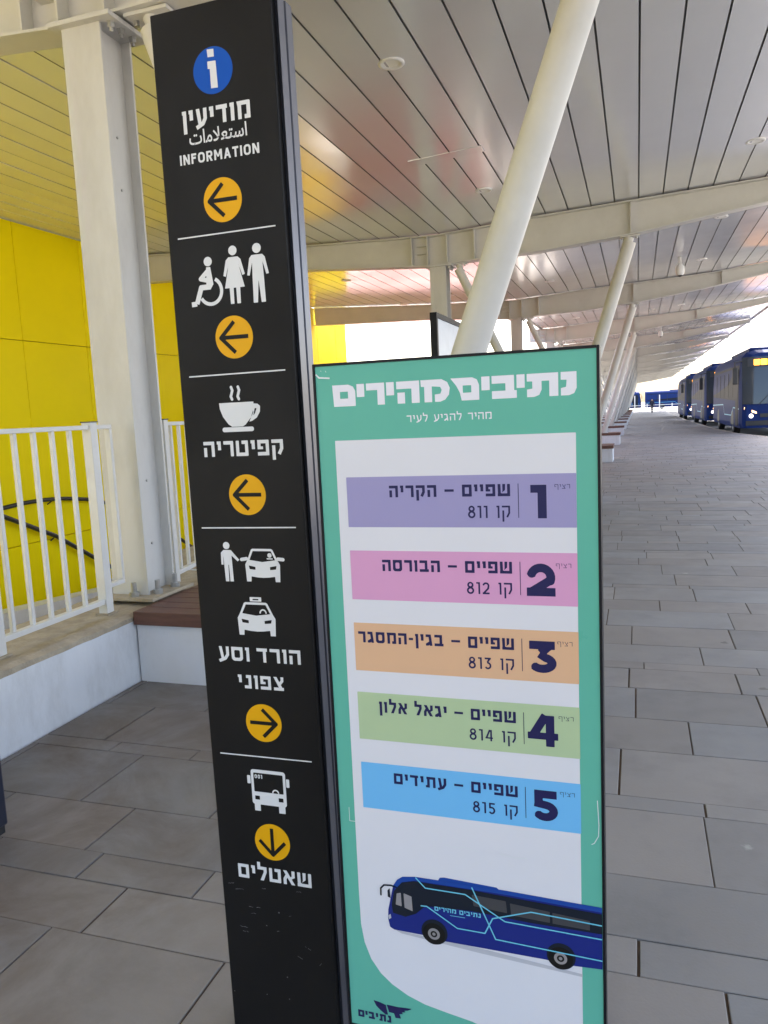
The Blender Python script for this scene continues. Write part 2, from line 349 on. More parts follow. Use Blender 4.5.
def g_3(w, t): return [B(.04, 1 - t, w * .95, 1), S([(w * .95 - t * .6, 1 - t / 2), (w * .45, .62)], t), S([(w * .4, .60)] + arc(w * .5, .31, w * .5 - t / 2, .31 - t / 2, 70, -150), t)]
def g_4(w, t): return [B(w * .88 - t, 0, w * .88, 1), B(0, .22, w, .22 + t * .85), S([(w * .60, 1), (t * .6, .22 + t * .4)], t)]
def g_5(w, t): return [B(.06, 1 - t, w * .94, 1), B(.06, .5, .06 + t, 1), S([(.06, .60 - t * .1)] + arc(w * .48, .32, w * .5 - t / 2, .33 - t / 2, 80, -150), t)]
def g_8(w, t): return [D(w / 2, .75, .25 + t * .08), D(w / 2, .29, .30 + t * .03), CUT(D(w / 2, .76, .25 + t * .08 - t)), CUT(D(w / 2, .29, .30 - t))]
def g_0(w, t): return [B(0, 0, w, 1, w / 2 - .01), CUT(B(t, t, w - t, 1 - t, max(.01, w / 2 - t)))]
def g_I(w, t): return [B(0, 0, t, 1)]
def g_N(w, t): return [B(0, 0, t, 1), B(w - t, 0, w, 1), P_([(0, 1), (t * 1.1, 1), (w, 0), (w - t * 1.1, 0)])]
def g_F(w, t): return [B(0, 0, t, 1), B(0, 1 - t, w, 1), B(0, .46, w * .88, .46 + t)]
def g_O(w, t): return [B(0, 0, w, 1, w * .42), CUT(B(t, t * .9, w - t, 1 - t * .9, w * .42 - t * .8))]
def g_R(w, t): return [B(0, 0, t, 1), B(0, .40, w, 1, .26), B(0, .4, w * .5, 1), CUT(B(t, .40 + t * .8, w - t, 1 - t * .8, .1)), P_([(w * .40, .40), (w * .40 + t * 1.1, .40), (w, 0), (w - t * 1.15, 0)])]
def g_M(w, t): return [B(0, 0, t, 1), B(w - t, 0, w, 1), P_([(0, 1), (t * 1.1, 1), (w / 2 + t * .4, .3), (w / 2 - t * .4, .3)]), P_([(w, 1), (w - t * 1.1, 1), (w / 2 - t * .4, .3), (w / 2 + t * .4, .3)])]
def g_A(w, t): return [P_([(0, 0), (t * 1.05, 0), (w / 2 + t * .5, 1), (w / 2 - t * .5, 1)]), P_([(w, 0), (w - t * 1.05, 0), (w / 2 - t * .5, 1), (w / 2 + t * .5, 1)]), B(w * .25, .22, w * .75, .22 + t * .85)]
def g_T(w, t): return [B(0, 1 - t, w, 1), B(w / 2 - t / 2, 0, w / 2 + t / 2, 1)]
GL = {'א': (g_alef, .76), 'ב': (g_bet, .74), 'ג': (g_gim, .54), 'ד': (g_dal, .68), 'ה': (g_he, .72), 'ו': (g_vav, .26), 'ט': (g_tet, .78), 'י': (g_yod, .26),
      'ל': (g_lam, .62), 'מ': (g_mem, .80), 'ם': (g_memf, .74), 'נ': (g_nun, .48), 'ן': (g_nunf, .26), 'ס': (g_sam, .76), 'ע': (g_ayin, .70), 'פ': (g_pe, .72),
      'ף': (g_pef, .72), 'צ': (g_tsa, .68), 'ק': (g_qof, .72), 'ר': (g_resh, .64), 'ש': (g_shin, .92), 'ת': (g_tav, .80), '-': (g_dash, .36), '–': (g_dash, .72),
      '1': (g_1, .34), '2': (g_2, .62), '3': (g_3, .62), '4': (g_4, .66), '5': (g_5, .62), '8': (g_8, .62), '0': (g_0, .6),
      'I': (g_I, .0), 'N': (g_N, .66), 'F': (g_F, .52), 'O': (g_O, .68), 'R': (g_R, .62), 'M': (g_M, .80), 'A': (g_A, .70), 'T': (g_T, .60)}
def lettering(text, x0, x1, z0, z1, t=.2, sp=.17, gap=.34, narrow=False):
    """shapes of a line of text (given in reading order left to right) filling the box"""
    H = z1 - z0; Wt = (x1 - x0) / H; thin = set('Iויןנ') if False else set()
    base = sum(max(GL[c][1], t) if c != ' ' else gap for c in text) + sp * (len(text) - 1)
    fixed = sum(t for c in text if c == 'I'); k = (Wt - fixed) / max(base - fixed, 1e-6)
    out = []; x = 0
    for c in text:
        if c == ' ': x += (gap + sp) * k; continue
        wd = t if c == 'I' else max(GL[c][1] * k, t)
        for p in GL[c][0](wd, t):
            out.append(shift(p, x0 + x * H, z0, H))
        x += (wd if c != 'I' else t) + sp * k
    return out
def shift(p, ox, oz, s):
    k = p[0]
    if k == '-': return ('-', shift(p[1], ox, oz, s))
    if k == 'b': return ('b', ox + p[1] * s, oz + p[2] * s, ox + p[3] * s, oz + p[4] * s, p[5] * s)
    if k == 'd': return ('d', ox + p[1] * s, oz + p[2] * s, p[3] * s)
    if k == 'p': return ('p', [(ox + a * s, oz + b * s) for a, b in p[1]])
    return ('s', [(ox + a * s, oz + b * s) for a, b in p[1]], p[2] * s, p[3])
def cutting(prims):
    """glyphs with holes must be cut one by one: split a list into groups that each start with additions"""
    groups = [[]]
    for p in prims:
        if p[0] != '-' and groups[-1] and groups[-1][-1][0] == '-': groups.append([])
        groups[-1].append(p)
    return groups
def text_mesh(name, text, x0, x1, z0, z1, y, m, parent, t=.2, sp=.17, gap=.34, h=None):
    mb = MB()
    for g in cutting(lettering(text, x0, x1, z0, z1, t, sp, gap)):
        sheet(mb, g, y, m, h or max(.0005, (z1 - z0) / 60))
    return mb.build(name, parent, fix=False)
def he(s): return s[::-1]

# ------------------------------------------------------------------ the ground, road, platform
KERB = [(5.35, -12), (5.35, 22), (4.75, 30.5), (3.98, 35), (3.66, 41), (3.55, 50), (3.42, 62), (3.5, 80), (4.0, 126)]
def kerb_x(y):
    for (xa, ya), (xb, yb) in zip(KERB, KERB[1:]):
        if ya <= y <= yb: return xa + (xb - xa) * (y - ya) / (yb - ya)
    return KERB[0][0] if y < KERB[0][1] else KERB[-1][0]
PIT = (-8.76, -6.0, -3.40, 16.2, -1.33)        # sunken stair well: x0, y0, x1, y1, floor
g = MB()
for x0, y0, x1, y1 in ((-900, -900, PIT[0], 1500), (PIT[0], -900, PIT[2], PIT[1]), (PIT[0], PIT[3], PIT[2], 1500), (PIT[2], -900, 900, 1500)):
    g.add([(x0, y0, -.17), (x1, y0, -.17), (x1, y1, -.17), (x0, y1, -.17)], [(0, 1, 2, 3)], M_EARTH)
tag(g.build('ground'), kind='structure')
g = MB(); g.add([(3.0, -120, -.155), (34, -120, -.155), (34, 170, -.155), (3.0, 170, -.155)], [(0, 1, 2, 3)], M_ASPH)
g.add([(-60, 126.6, -.151), (3.0, 126.6, -.151), (3.0, 170, -.151), (-60, 170, -.151)], [(0, 1, 2, 3)], M_ASPH)
tag(g.build('road'), kind='structure')
g = MB()
for k in range(20):
    g.add([(8.2, -20 + k * 8, -.147), (8.32, -20 + k * 8, -.147), (8.32, -16 + k * 8, -.147), (8.2, -16 + k * 8, -.147)], [(0, 1, 2, 3)], M_PAINTLINE)
tag(g.build('road_markings'), kind='structure')
g = MB()                                        # bed under the slabs = the sandy joints
poly = [(-2.79, -12)] + [(x - .14, y) for x, y in KERB] + [(-8.75, 126), (-8.75, PIT[3]), (-3.41, PIT[3]), (-3.41, 4.9), (-2.79, 4.9)]
n = len(poly)
g.prism(poly, -.17, -.007, M_JOINT, axis='z'); tag(g.build('platform_base'), kind='structure')

pv = MB(); tint = []
rows = [(-.35, .41), (.06, .36), (.42, .12), (.54, .41), (.95, .36), (1.31, .41), (1.72, .23), (1.95, .15), (2.10, .30), (2.40, .43), (2.83, .10), (2.93, .42), (3.35, .36), (3.71, .41), (4.12, .31), (4.43, .12), (4.55, .34), (4.89, .42), (5.31, .42)]
known = {2.10: (-1.89, .59), 2.40: (-2.155, .594), 2.83: (-2.35, .43), 2.93: (-2.45, .594), 3.35: (.22, .594), 3.71: (-.014, .575), 4.12: (-.05, .55), 4.89: (-.041, .595), 1.95: (-.004, .45), 1.72: (.207, .6)}
y = 5.73
while y < 126:
    d = random.choice([.41, .36, .42, .31, .12, .36, .41]) * (1 if y < 40 else 2); rows.append((y, d)); y += d
G_ = .0035
for y0, d in rows:
    off, L = known.get(y0, (random.uniform(0, .6), random.choice([.594, .594, .594, .8]) * (1 if y0 < 40 else 2)))
    xa = -2.79 if y0 < 16.2 else -8.7
    if 4.8 < y0 < 16.2: xa = -3.40
    xb = kerb_x(y0 + d / 2) - .145
    x = xa; k = math.ceil((xa - off) / L)
    edges = [xa] + [off + L * q for q in range(k, k + 400) if xa + .02 < off + L * q < xb - .02] + [xb]
    for e0, e1 in zip(edges, edges[1:]):
        z = random.uniform(-.0012, .0012); ta = random.uniform(-.0012, .0012)
        gx = G_ * random.uniform(.6, 1.4); gy = .0017 * random.uniform(.5, 1.6)
        a, b_, c_, d_ = e0 + gx, e1 - gx, y0 + gy, y0 + d - gy
        nb = .0022
        vs = [(a, c_, -.007), (b_, c_, -.007), (b_, d_, -.007), (a, d_, -.007), (a, c_, z - .0014), (b_, c_, z - .0014 + ta), (b_, d_, z - .0014 + ta), (a, d_, z - .0014), (a + nb, c_ + nb, z), (b_ - nb, c_ + nb, z + ta), (b_ - nb, d_ - nb, z + ta), (a + nb, d_ - nb, z)]
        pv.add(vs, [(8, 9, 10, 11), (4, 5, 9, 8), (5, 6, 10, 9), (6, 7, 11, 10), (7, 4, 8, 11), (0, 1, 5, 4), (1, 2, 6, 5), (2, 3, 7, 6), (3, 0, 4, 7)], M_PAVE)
        s_ = random.choice([random.uniform(.84, 1.12), random.uniform(.93, 1.05)]); wm = random.uniform(-.045, .04)
        tint += [(s_ * (1 + wm), s_, s_ * (1 - wm), 1)] * 9
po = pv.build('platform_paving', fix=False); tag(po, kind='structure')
ca = po.data.color_attributes.new('tint', 'FLOAT_COLOR', 'CORNER')
arr = np.repeat(np.array(tint, np.float32), 4, axis=0); ca.data.foreach_set('color', arr.ravel())
g = MB()
for (xa, ya), (xb, yb) in zip(KERB, KERB[1:]):
    nn = max(1, int((yb - ya) / 1.0))
    for q in range(nn):
        t0, t1 = q / nn, (q + 1) / nn; p0 = (xa + (xb - xa) * t0, ya + (yb - ya) * t0 + .006); p1 = (xa + (xb - xa) * t1, ya + (yb - ya) * t1 - .006)
        g.prism([(p0[0] - .135, p0[1]), (p0[0], p0[1]), (p1[0], p1[1]), (p1[0] - .135, p1[1])], -.165, .004, M_KERB, axis='z')
tag(g.build('kerb'), kind='structure')
g = MB()
g.add([(PIT[0], PIT[1], PIT[4]), (PIT[2], PIT[1], PIT[4]), (PIT[2], PIT[3], PIT[4]), (PIT[0], PIT[3], PIT[4])], [(0, 1, 2, 3)], M_CAP)
g.box(PIT[2], PIT[1], PIT[4], PIT[2] + .02, PIT[3], -.18, M_WHITEWALL); g.box(PIT[0], PIT[3], PIT[4], PIT[2], PIT[3] + .1, -.008, M_WHITEWALL)
tag(g.build('stairwell_floor'), kind='structure')

# ------------------------------------------------------------------ yellow and red clad walls
SEAM_Y = [-4.73 + 1.427 * k for k in range(21)]
def clad(name, x, ys, zs, m, label, thick=.06):
    mb = MB(); bk = MB()
    bk.box(x - .25, ys[0], zs[0], x - thick - .004, ys[-1], zs[-1], M_DARK)
    for a, b in zip(ys, ys[1:]):
        for c, d in zip(zs, zs[1:]):
            mb.box(x - thick, a + .005, c + .005, x, b - .005, d - .005, m, bev=.003)
    o = mb.build(name); tag(o, label, 'wall'); bk.build('backing', o); return o
YX = -8.75
clad('clad_wall', YX, [min(v, 23.3) for v in SEAM_Y[:21]], [-1.33, -.21, 2.83, 4.56], M_YEL, 'tall bright yellow panel clad wall rising from the stairwell behind the white railing')
rk = empty('kiosk_building', (-8.35, 28.6, 0), 0, 'low red clad kiosk building beyond the yellow wall, seen mirrored in the glossy ceiling', 'building')
rb_ = MB()
for z0_, z1_ in ((-.008, 1.3), (1.3, 2.62)):
    for q in range(6): rb_.box(-3.99 + 1.28 * q + .005, -5.2, z0_ + .005, -3.99 + 1.28 * (q + 1) - .005, -5.14, z1_ - .005, M_RED)
    for q in range(9): rb_.box(3.64, -5.13 + 1.4 * q + .005, z0_ + .005, 3.70, -5.13 + 1.4 * (q + 1) - .005, z1_ - .005, M_RED)
for z0_, z1_ in ((-.008, 1.2), (1.2, 2.38)):
    for q in range(2): rb_.box(2.35 + 1.15 * q + .005, -12.1, z0_ + .005, 2.35 + 1.15 * (q + 1) - .005, -12.04, z1_ - .005, M_RED)
    for q in range(5): rb_.box(4.65, -12.03 + 1.36 * q + .005, z0_ + .005, 4.71, -12.03 + 1.36 * (q + 1) - .005, z1_ - .005, M_RED); rb_.box(2.29, -12.03 + 1.36 * q + .005, z0_ + .005, 2.35, -12.03 + 1.36 * (q + 1) - .005, z1_ - .005, M_RED)
rb_.build('cladding', rk)
rb_ = MB(); rb_.box(2.36, -12.03, -.008, 4.64, -5.21, 2.37, M_DARK); rb_.box(2.25, -12.15, 2.385, 4.76, -5.23, 2.45, M_REDROOF); rb_.box(-3.98, -5.13, -.17, 3.63, 7.4, 2.60, M_DARK); rb_.box(-4.0, -5.22, 2.63, 3.72, 7.45, 2.72, M_REDROOF); rb_.build('core_and_roof', rk)
del rb_

hr = MB(); pts = [(YX + .12, y_ * 1.043, 1.5 + (z_ - 1.5) * 1.043) for y_, z_ in ((5.5, .36), (7.2, .40), (8.2, .444), (8.76, .472), (9.3, .46), (9.78, .407), (10.4, .283), (11.3, -.08), (12.36, -.60), (12.9, -.91), (13.3, -1.1))]
def smooth(p, n=6):
    out = []
    for i in range(len(p) - 1):
        a, b, c, d = (Vector(p[max(0, min(len(p) - 1, i + k))]) for k in (-1, 0, 1, 2))
        for q in range(n):
            t = q / n; out.append(.5 * (2 * b + (c - a) * t + (2 * a - 5 * b + 4 * c - d) * t * t + (3 * b - a - 3 * c + d) * t ** 3))
    return out + [Vector(p[-1])]
hr.tube(smooth(pts), .032, M_BLKRAIL, 10); o = hr.build('handrail'); tag(o, 'curved black handrail fixed on the yellow wall, rising then dropping', 'handrail', 'stair handrails')
for y_, z_ in ((7.51, .353), (9.70, .415), (11.79, -.148)):
    hb = MB(); hb.tube([(YX, y_, z_ - .08), (YX + .12, y_, z_ - .01)], .012, M_BLKRAIL, 6); hb.build('bracket', o)
hr = MB(); hr.tube([(YX + .10, 8.60, .33), (YX + .10, 9.69, -.16), (YX + .10, 10.85, -.86), (YX + .10, 11.6, -1.27)], .035, M_BLKRAIL, 10)
o = hr.build('handrail'); tag(o, 'straight black handrail sloping steeply down the yellow wall', 'handrail', 'stair handrails')
hb = MB(); hb.tube([(YX, 9.69, -.24), (YX + .10, 9.69, -.17)], .012, M_BLKRAIL, 6); hb.build('bracket', o)
st = MB()                                       # lower flight kerb seen through the bars
st.prism([(5.2, PIT[4] + .002), (12.2, PIT[4] + .002), (12.2, PIT[4] + .10), (5.2, PIT[4] + .62)], YX + .45, YX + .75, M_WHITEWALL, axis='x')
o = st.build('stair_kerb'); tag(o, 'low pale sloping stair kerb at the foot of the yellow wall', 'kerb')

# ------------------------------------------------------------------ canopy: ceiling planks, fascia
CEIL = [(-8.95, 4.575), (-5.3, 4.37), (-3.05, 4.29), (-1.4, 4.39), (1.77, 4.53), (4.75, 4.85)]
def ceil_z(x):
    for (xa, za), (xb, zb) in zip(CEIL, CEIL[1:]):
        if x <= xb: return za + (zb - za) * (x - xa) / (xb - xa)
    return CEIL[-1][1]
rt = empty('canopy_roof', (0, 0, 0), 0, 'long canopy roof with glossy pale metal plank ceiling over the platform', 'canopy')
cl = MB(); ctint = []; PW = .335; x = 4.72
while x > -8.70:
    xa = max(x - PW, -8.745); ga = .0048
    a, b = xa + ga, x - ga; za, zb = ceil_z(a), ceil_z(b); tt = .012; y0 = -7.0 if x > -5.3 else 5.3; yend = 124 if x > -3.3 else 20.92  # unseen opening added at near left, lets sky light onto the yellow wall
    while y0 < yend:
        y1 = yend; q = random.uniform(.95, 1.05)
        ab, bb = a + .004, b - .004
        sag = random.uniform(-.0025, .0025)
        vs = [(ab, y0, za + sag), (bb, y0, zb + sag), (bb, y1, zb), (ab, y1, za), (a, y0, za + tt), (b, y0, zb + tt), (b, y1, zb + tt), (a, y1, za + tt)]
        cl.add(vs, [(3, 2, 1, 0), (0, 1, 5, 4), (2, 3, 7, 6), (1, 2, 6, 5), (3, 0, 4, 7)], M_CEIL); ctint += [(q, q, q, 1)] + [(.30, .30, .30, 1)] * 4
        y0 = y1
    x = xa
o = cl.build('ceiling_planks', rt, fix=False)
ca = o.data.color_attributes.new('tint', 'FLOAT_COLOR', 'CORNER'); ca.data.foreach_set('color', np.repeat(np.array(ctint, np.float32), 4, axis=0).ravel())
bk = MB()
DK = [(-8.95, 4.575), (-5.33, ceil_z(-5.33)), (-5.3, 4.37), (-3.32, ceil_z(-3.32)), (-3.05, 4.29), (-1.4, 4.39), (1.77, 4.53), (4.72, ceil_z(4.72))]
for (xa, za), (xb, zb) in zip(DK, DK[1:]):
    lf = xb < -3.2
    bk.prism([(xa, za + .035), (xb, zb + .035), (xb, zb + .30), (xa, za + .30)], 5.3 if xb < -5.32 else -7.0, 20.92 if lf else 124, M_DECK)
bk.build('roof_deck', rt)
fa = MB(); fa.box(4.722, -7, 4.80, 4.78, 124, 5.20, M_STEEL); fa.box(-5.33, -7.05, 4.2, 4.78, -7.002, 5.2, M_STEEL); fa.box(-3.36, 20.96, 4.26, -3.323, 124, 4.64, M_STEEL); fa.box(-8.95, 20.925, 4.60, -3.365, 20.955, 4.92, M_STEEL); fa.build('fascia', rt)
hp = MB()
hp.prism([(-2.47, ceil_z(-2.47) - .006), (-1.62, ceil_z(-1.62) - .006), (-1.62, ceil_z(-1.62) + .004), (-2.47, ceil_z(-2.47) + .004)], 8.86, 9.06, M_CEIL)
o = hp.build('access_hatch', rt, fix=True)
ca = o.data.color_attributes.new('tint', 'FLOAT_COLOR', 'CORNER'); ca.data.foreach_set('color', np.ones(len(o.data.loops) * 4, np.float32))

# ------------------------------------------------------------------ the steel frames that carry it
F1, STEP, NF = 4.1, 8.35, 14
BOT = [(-8.72, 4.06), (-5.28, 3.95), (-3.2, 3.80), (-1.4, 3.85), (-.05, 3.95), (1.77, 4.18), (4.68, 4.66)]
def bot_z(x):
    for (xa, za), (xb, zb) in zip(BOT, BOT[1:]):
        if x <= xb: return za + (zb - za) * (x - xa) / (xb - xa)
    return BOT[-1][1]
def make_beam(xl=-8.72):
    XS = sorted(set([xl] + [p[0] for p in BOT if p[0] > xl] + [p[0] for p in CEIL if xl < p[0] < 4.68]))
    mb = MB(); lo = [(x_, bot_z(x_)) for x_ in XS]; hi = [(x_, ceil_z(x_) - .02) for x_ in XS]
    mb.prism([(x_, z_ + .016) for x_, z_ in lo] + [(x_, z_ - .016) for x_, z_ in hi[::-1]], -.006, .006, M_STEEL)
    root = mb.build('roof_beam')
    f = MB(); f.prism(lo + [(x_, z_ + .016) for x_, z_ in lo[::-1]], -.11, .11, M_STEEL); f.build('bottom_flange', root)
    f = MB(); f.prism([(x_, z_ - .016) for x_, z_ in hi] + hi[::-1], -.11, .11, M_STEEL); f.build('top_flange', root)
    for x_ in (-3.44, -3.18, -2.86, -2.42, -.08, 1.95):
        s = MB(); zb, zt = bot_z(x_) + .018, ceil_z(x_) - .038
        for y_ in (-1, 1): s.box(x_ - .007, min(.007 * y_, .108 * y_), zb, x_ + .007, max(.007 * y_, .108 * y_), zt, M_STEEL)
        s.build('stiffener', root)
    s = MB(); s.box(-3.36, -.105, 4.00, -3.19, -.007, 4.012, M_STEEL); s.box(-3.36, -.105, 4.12, -3.19, -.007, 4.132, M_STEEL); s.build('splice_plate', root)
    return root
def make_column():
    mb = MB(); x0, x1, y0, y1 = -3.140, -2.880, -.13, .16; zb, zt = .452, bot_z(-3.02) - .034
    mb.box(x0, y0, zb, x1, y0 + .016, zt, M_COLUMN); mb.box(x0, y1 - .016, zb, x1, y1, zt, M_COLUMN)
    mb.box(-2.952, y0 + .016, zb, -2.940, y1 - .016, zt, M_COLUMN)
    root = mb.build('steel_column')
    p = MB(); p.box(x0 - .07, y0 - .09, zb - .022, x1 + .09, y1 + .08, zb, M_CAP, bev=.003); p.build('base_plate', root)
    p = MB(); p.box(x0 - .06, y0 - .05, zt, x1 + .10, y1 + .05, zt + .026, M_COLUMN, bev=.003); p.build('cap_plate', root)
    for (bx, by) in ((x1 + .035, y0 + .05), (x1 + .035, y1 - .05), (x0 - .035, y0 + .05), (x1 - .07, y0 - .045)):
        b = MB(); b.lathe([(0, 0), (.030, 0), (.030, .028), (.016, .028), (.016, .085), (0, .085)], M_BOLT, 8, (bx, by, zb), smooth=False); b.build('anchor_bolt', root)
    for (bx, by) in ((x1 + .05, y0 + .04), (x1 + .05, y1 - .05), (x1 + .05, 0.0)):
        b = MB(); b.lathe([(0, -.05), (.011, -.05), (.011, -.03), (.021, -.03), (.021, -.008), (.026, -.008), (.026, -.001), (0, -.001)], M_BOLT, 6, (bx, by, zt), smooth=False); b.build('cap_bolt', root)
    for zz in (.75, 1.15, 2.9, 3.2):
        b = MB(); b.lathe([(0, 0), (.008, 0), (.008, .006), (0, .006)], M_BOLT, 10, (-2.940, .03, zz), axis='x'); b.build('web_hole', root)
    return root
def make_strut(xb, zb, xt, zt, r):
    mb = MB(); mb.tube([(xb, 0, zb), (xt, 0, zt - .09)], r, M_STEEL, 40, up=(0, 1, 0)); root = mb.build('raking_strut')
    d = Vector((xt - xb, 0, zt - zb)).normalized()
    p = MB(); p.box(xt - .14, -.07, zt - .022, xt + .14, .07, zt - .002, M_STEEL); p.tube([(xt - d.x * .1, 0, zt - d.z * .1), (xt, 0, zt - .02)], r * .72, M_STEEL, 20, up=(0, 1, 0)); p.build('head_plate', root)
    p = MB(); p.lathe([(0, 0), (r * 1.7, 0), (r * 1.7, .02), (0, .02)], M_STEEL, 24, (xb, 0, zb)); p.build('base_plate', root)
    for sx in (-.1, .1):
        b = MB(); b.lathe([(0, -.03), (.018, -.03), (.018, -.001), (0, -.001)], M_BOLT, 6, (xt + sx, .0, zt - .022), smooth=False); b.build('head_bolt', root)
    return root
def make_bench(x0, x1, y0, y1, hole=None):
    mb = MB(); mb.box(x0, y0 + .025, -.006, x1 - .02, y1, .345, M_WHITEWALL, bev=.006); root = mb.build('seat_block')
    d = MB(); nb = 9; wy = (y1 - y0 + .02) / nb
    for k in range(nb):
        d.box(x0, y0 + k * wy + (0 if k == 0 else .004), .346, x1, y0 + (k + 1) * wy - .004, .425, M_WOOD, bev=.004)
    d.build('wooden_deck', root)
    return root
ORD = ['nearest', 'second', 'third', 'fourth', 'fifth', 'sixth', 'seventh', 'eighth', 'ninth', 'tenth', 'eleventh', 'twelfth', 'thirteenth', 'farthest']
beam0, beamN, col0 = make_beam(), make_beam(-3.75), make_column()
thick0 = make_strut(-1.351, .426, -.093, bot_z(-.093), .090); thin0 = make_strut(-1.50, .426, -2.62, bot_z(-2.62), .070)
thickN = make_strut(-1.17, .426, -.10, bot_z(-.10), .094); thinN = make_strut(-1.18, .426, -2.70, bot_z(-2.70), .070)
bench0 = make_bench(-2.79, -.62, -.42, .65); benchN = make_bench(-3.3, -.58, -.42, .65)
NEAR = ' beside the black sign and above the white railing'
def lab(k, what, near):
    if k == 0: return near
    return what.replace('#', ORD[k] if k < 13 else 'farthest')
for k in range(NF):
    y_ = F1 + STEP * k
    for proto, first, what, near, cat, grp in (
        (beam0 if k < 3 else beamN, beam0, '# tapered cream roof beam crossing the ceiling, counted from the tall black sign', 'cream tapered roof beam cut off by the top of the photo', 'beam', 'cream roof beams across the ceiling'),
        (col0, col0, '# upright cream steel column in the left row, counted from the yellow wall end', 'big upright cream H column right beside the left edge of the black sign', 'column', 'upright columns of the canopy'),
        (thickN, thick0, '# thick raking cream tube strut along the platform, counted from the green poster', 'thickest raking cream tube strut, rising from behind the green poster', 'strut', 'thick raking struts'),
        (thinN, thin0, '# thin raking cream tube strut leaning towards its column, counted from the black sign', 'thin raking cream tube strut whose head shows between column and black sign', 'strut', 'thin raking struts'),
        (benchN, bench0, '# white block bench with wooden deck in the row, counted from the black sign', 'white block bench with red brown deck under the nearest column', 'bench', 'white block benches with wooden decks')):
        if k == 0: o = first
        elif proto is not first and k == (3 if proto is beamN else 1): o = proto
        else: o = copy_tree(proto)
        o.location = (0, y_, 0)
        tag(o, lab(k, what, near), cat, grp)

# ------------------------------------------------------------------ low wall with railings on it
mb = MB(); mb.box(-3.36, -5.5, -.17, -2.80, 4.9, .365, M_WHITEWALL, bev=.004)
lw = mb.build('low_wall'); tag(lw, 'low white painted wall with rough sandy concrete top under the railing', 'wall')
bm = bmesh.new(); nx, ny = 14, 190                # rough trowelled top with an uneven edge
rr = random.Random(4); vs = {}
for i in range(nx + 1):
    for j in range(ny + 1):
        x_ = -3.38 + i * (.585 / nx); y_ = -5.5 + j * (10.4 / ny)
        ed = rr.uniform(-.006, .006) if i in (0, nx) else 0
        vs[i, j] = bm.verts.new((x_ + ed, y_, .405 + rr.uniform(-.004, .004) - (.012 if i in (0, nx) else 0)))
for i in range(nx):
    for j in range(ny): bm.faces.new((vs[i, j], vs[i + 1, j], vs[i + 1, j + 1], vs[i, j + 1]))
ex = bmesh.ops.extrude_face_region(bm, geom=bm.faces[:])
for v in [e for e in ex['geom'] if isinstance(e, bmesh.types.BMVert)]: v.co.z = .366
c = MB(); c.bm(bm, M_CAP); c.build('concrete_top', lw)
def railing(name, x, y0, y1, posts, bars, label, loop=None, rz=0, orig=None):
    root = empty(name, (x, y0, .41), rz, label, 'railing', 'white railings on the low wall'); L = y1 - y0
    for p in posts:
        m = MB(); m.box(-.03, p - y0 - .03, 0, .03, p - y0 + .03, 1.115, M_RAIL, bev=.003); m.box(-.034, p - y0 - .034, 1.115, .034, p - y0 + .034, 1.121, M_BLKRAIL)
        po_ = m.build('post', root)
        m = MB(); m.box(-.045, p - y0 - .045, -.004, .045, p - y0 + .045, .006, M_CAP); m.build('foot_plate', po_)
    ps = sorted(posts)
    m = MB(); mbot = MB()
    segs = [(a + .03, b - .03) for a, b in zip(ps, ps[1:])] + ([(y0, ps[0] - .03)] if ps[0] - y0 > .1 else [])
    for a, b in segs:
        m.box(-.02, a - y0, 1.075, .02, b - y0, 1.10, M_RAIL, bev=.003); mbot.box(-.02, a - y0, .06, .02, b - y0, .09, M_RAIL, bev=.003)
    m.build('top_rail', root); mbot.build('bottom_rail', root)
    for b in bars:
        m = MB(); m.box(-.011, b - y0 - .011, .09, .011, b - y0 + .011, 1.075, M_RAIL, bev=.002); m.build('baluster', root)
    if loop:
        m = MB(); p = ps[-1] + .03; m.box(-.02, p - y0, 1.075, .02, loop - y0, 1.10, M_RAIL, bev=.003); m.box(-.02, loop - .022 - y0, .172, .02, loop - y0, 1.074, M_RAIL, bev=.003); m.box(-.02, p - y0, .145, .02, loop - y0, .17, M_RAIL, bev=.003)
        m.build('end_loop', root)
    return root
ps = [3.68, 2.86, 2.04, 1.22, .4, -.42]
bars = [b - .134 * q for b in (3.507, 2.70, 1.88, 1.06, .24) for q in range(5)]
railing('railing', -2.97, -.42, 3.68, ps, bars, 'white bar railing left of the big column, ending in a small loop', loop=3.85)
railing('railing', -2.99, 4.42, 7.70, [4.42, 5.24, 6.06, 6.88, 7.70], [4.42 + .82 * a + .12 + .134 * q for a in range(4) for q in range(5)], 'white bar railing right of the big column, half hidden by the black sign', rz=R(9))
mb = MB(); mb.box(-3.75, 4.95, -.17, -3.02, 9.0, .405, M_WHITEWALL, bev=.004); c = mb.build('low_wall'); tag(c, 'low white wall behind the big column carrying the second railing', 'wall')
c2 = MB(); c2.box(-3.76, 4.95, .406, -3.01, 9.0, .409, M_CAP); c2.build('concrete_top', c)

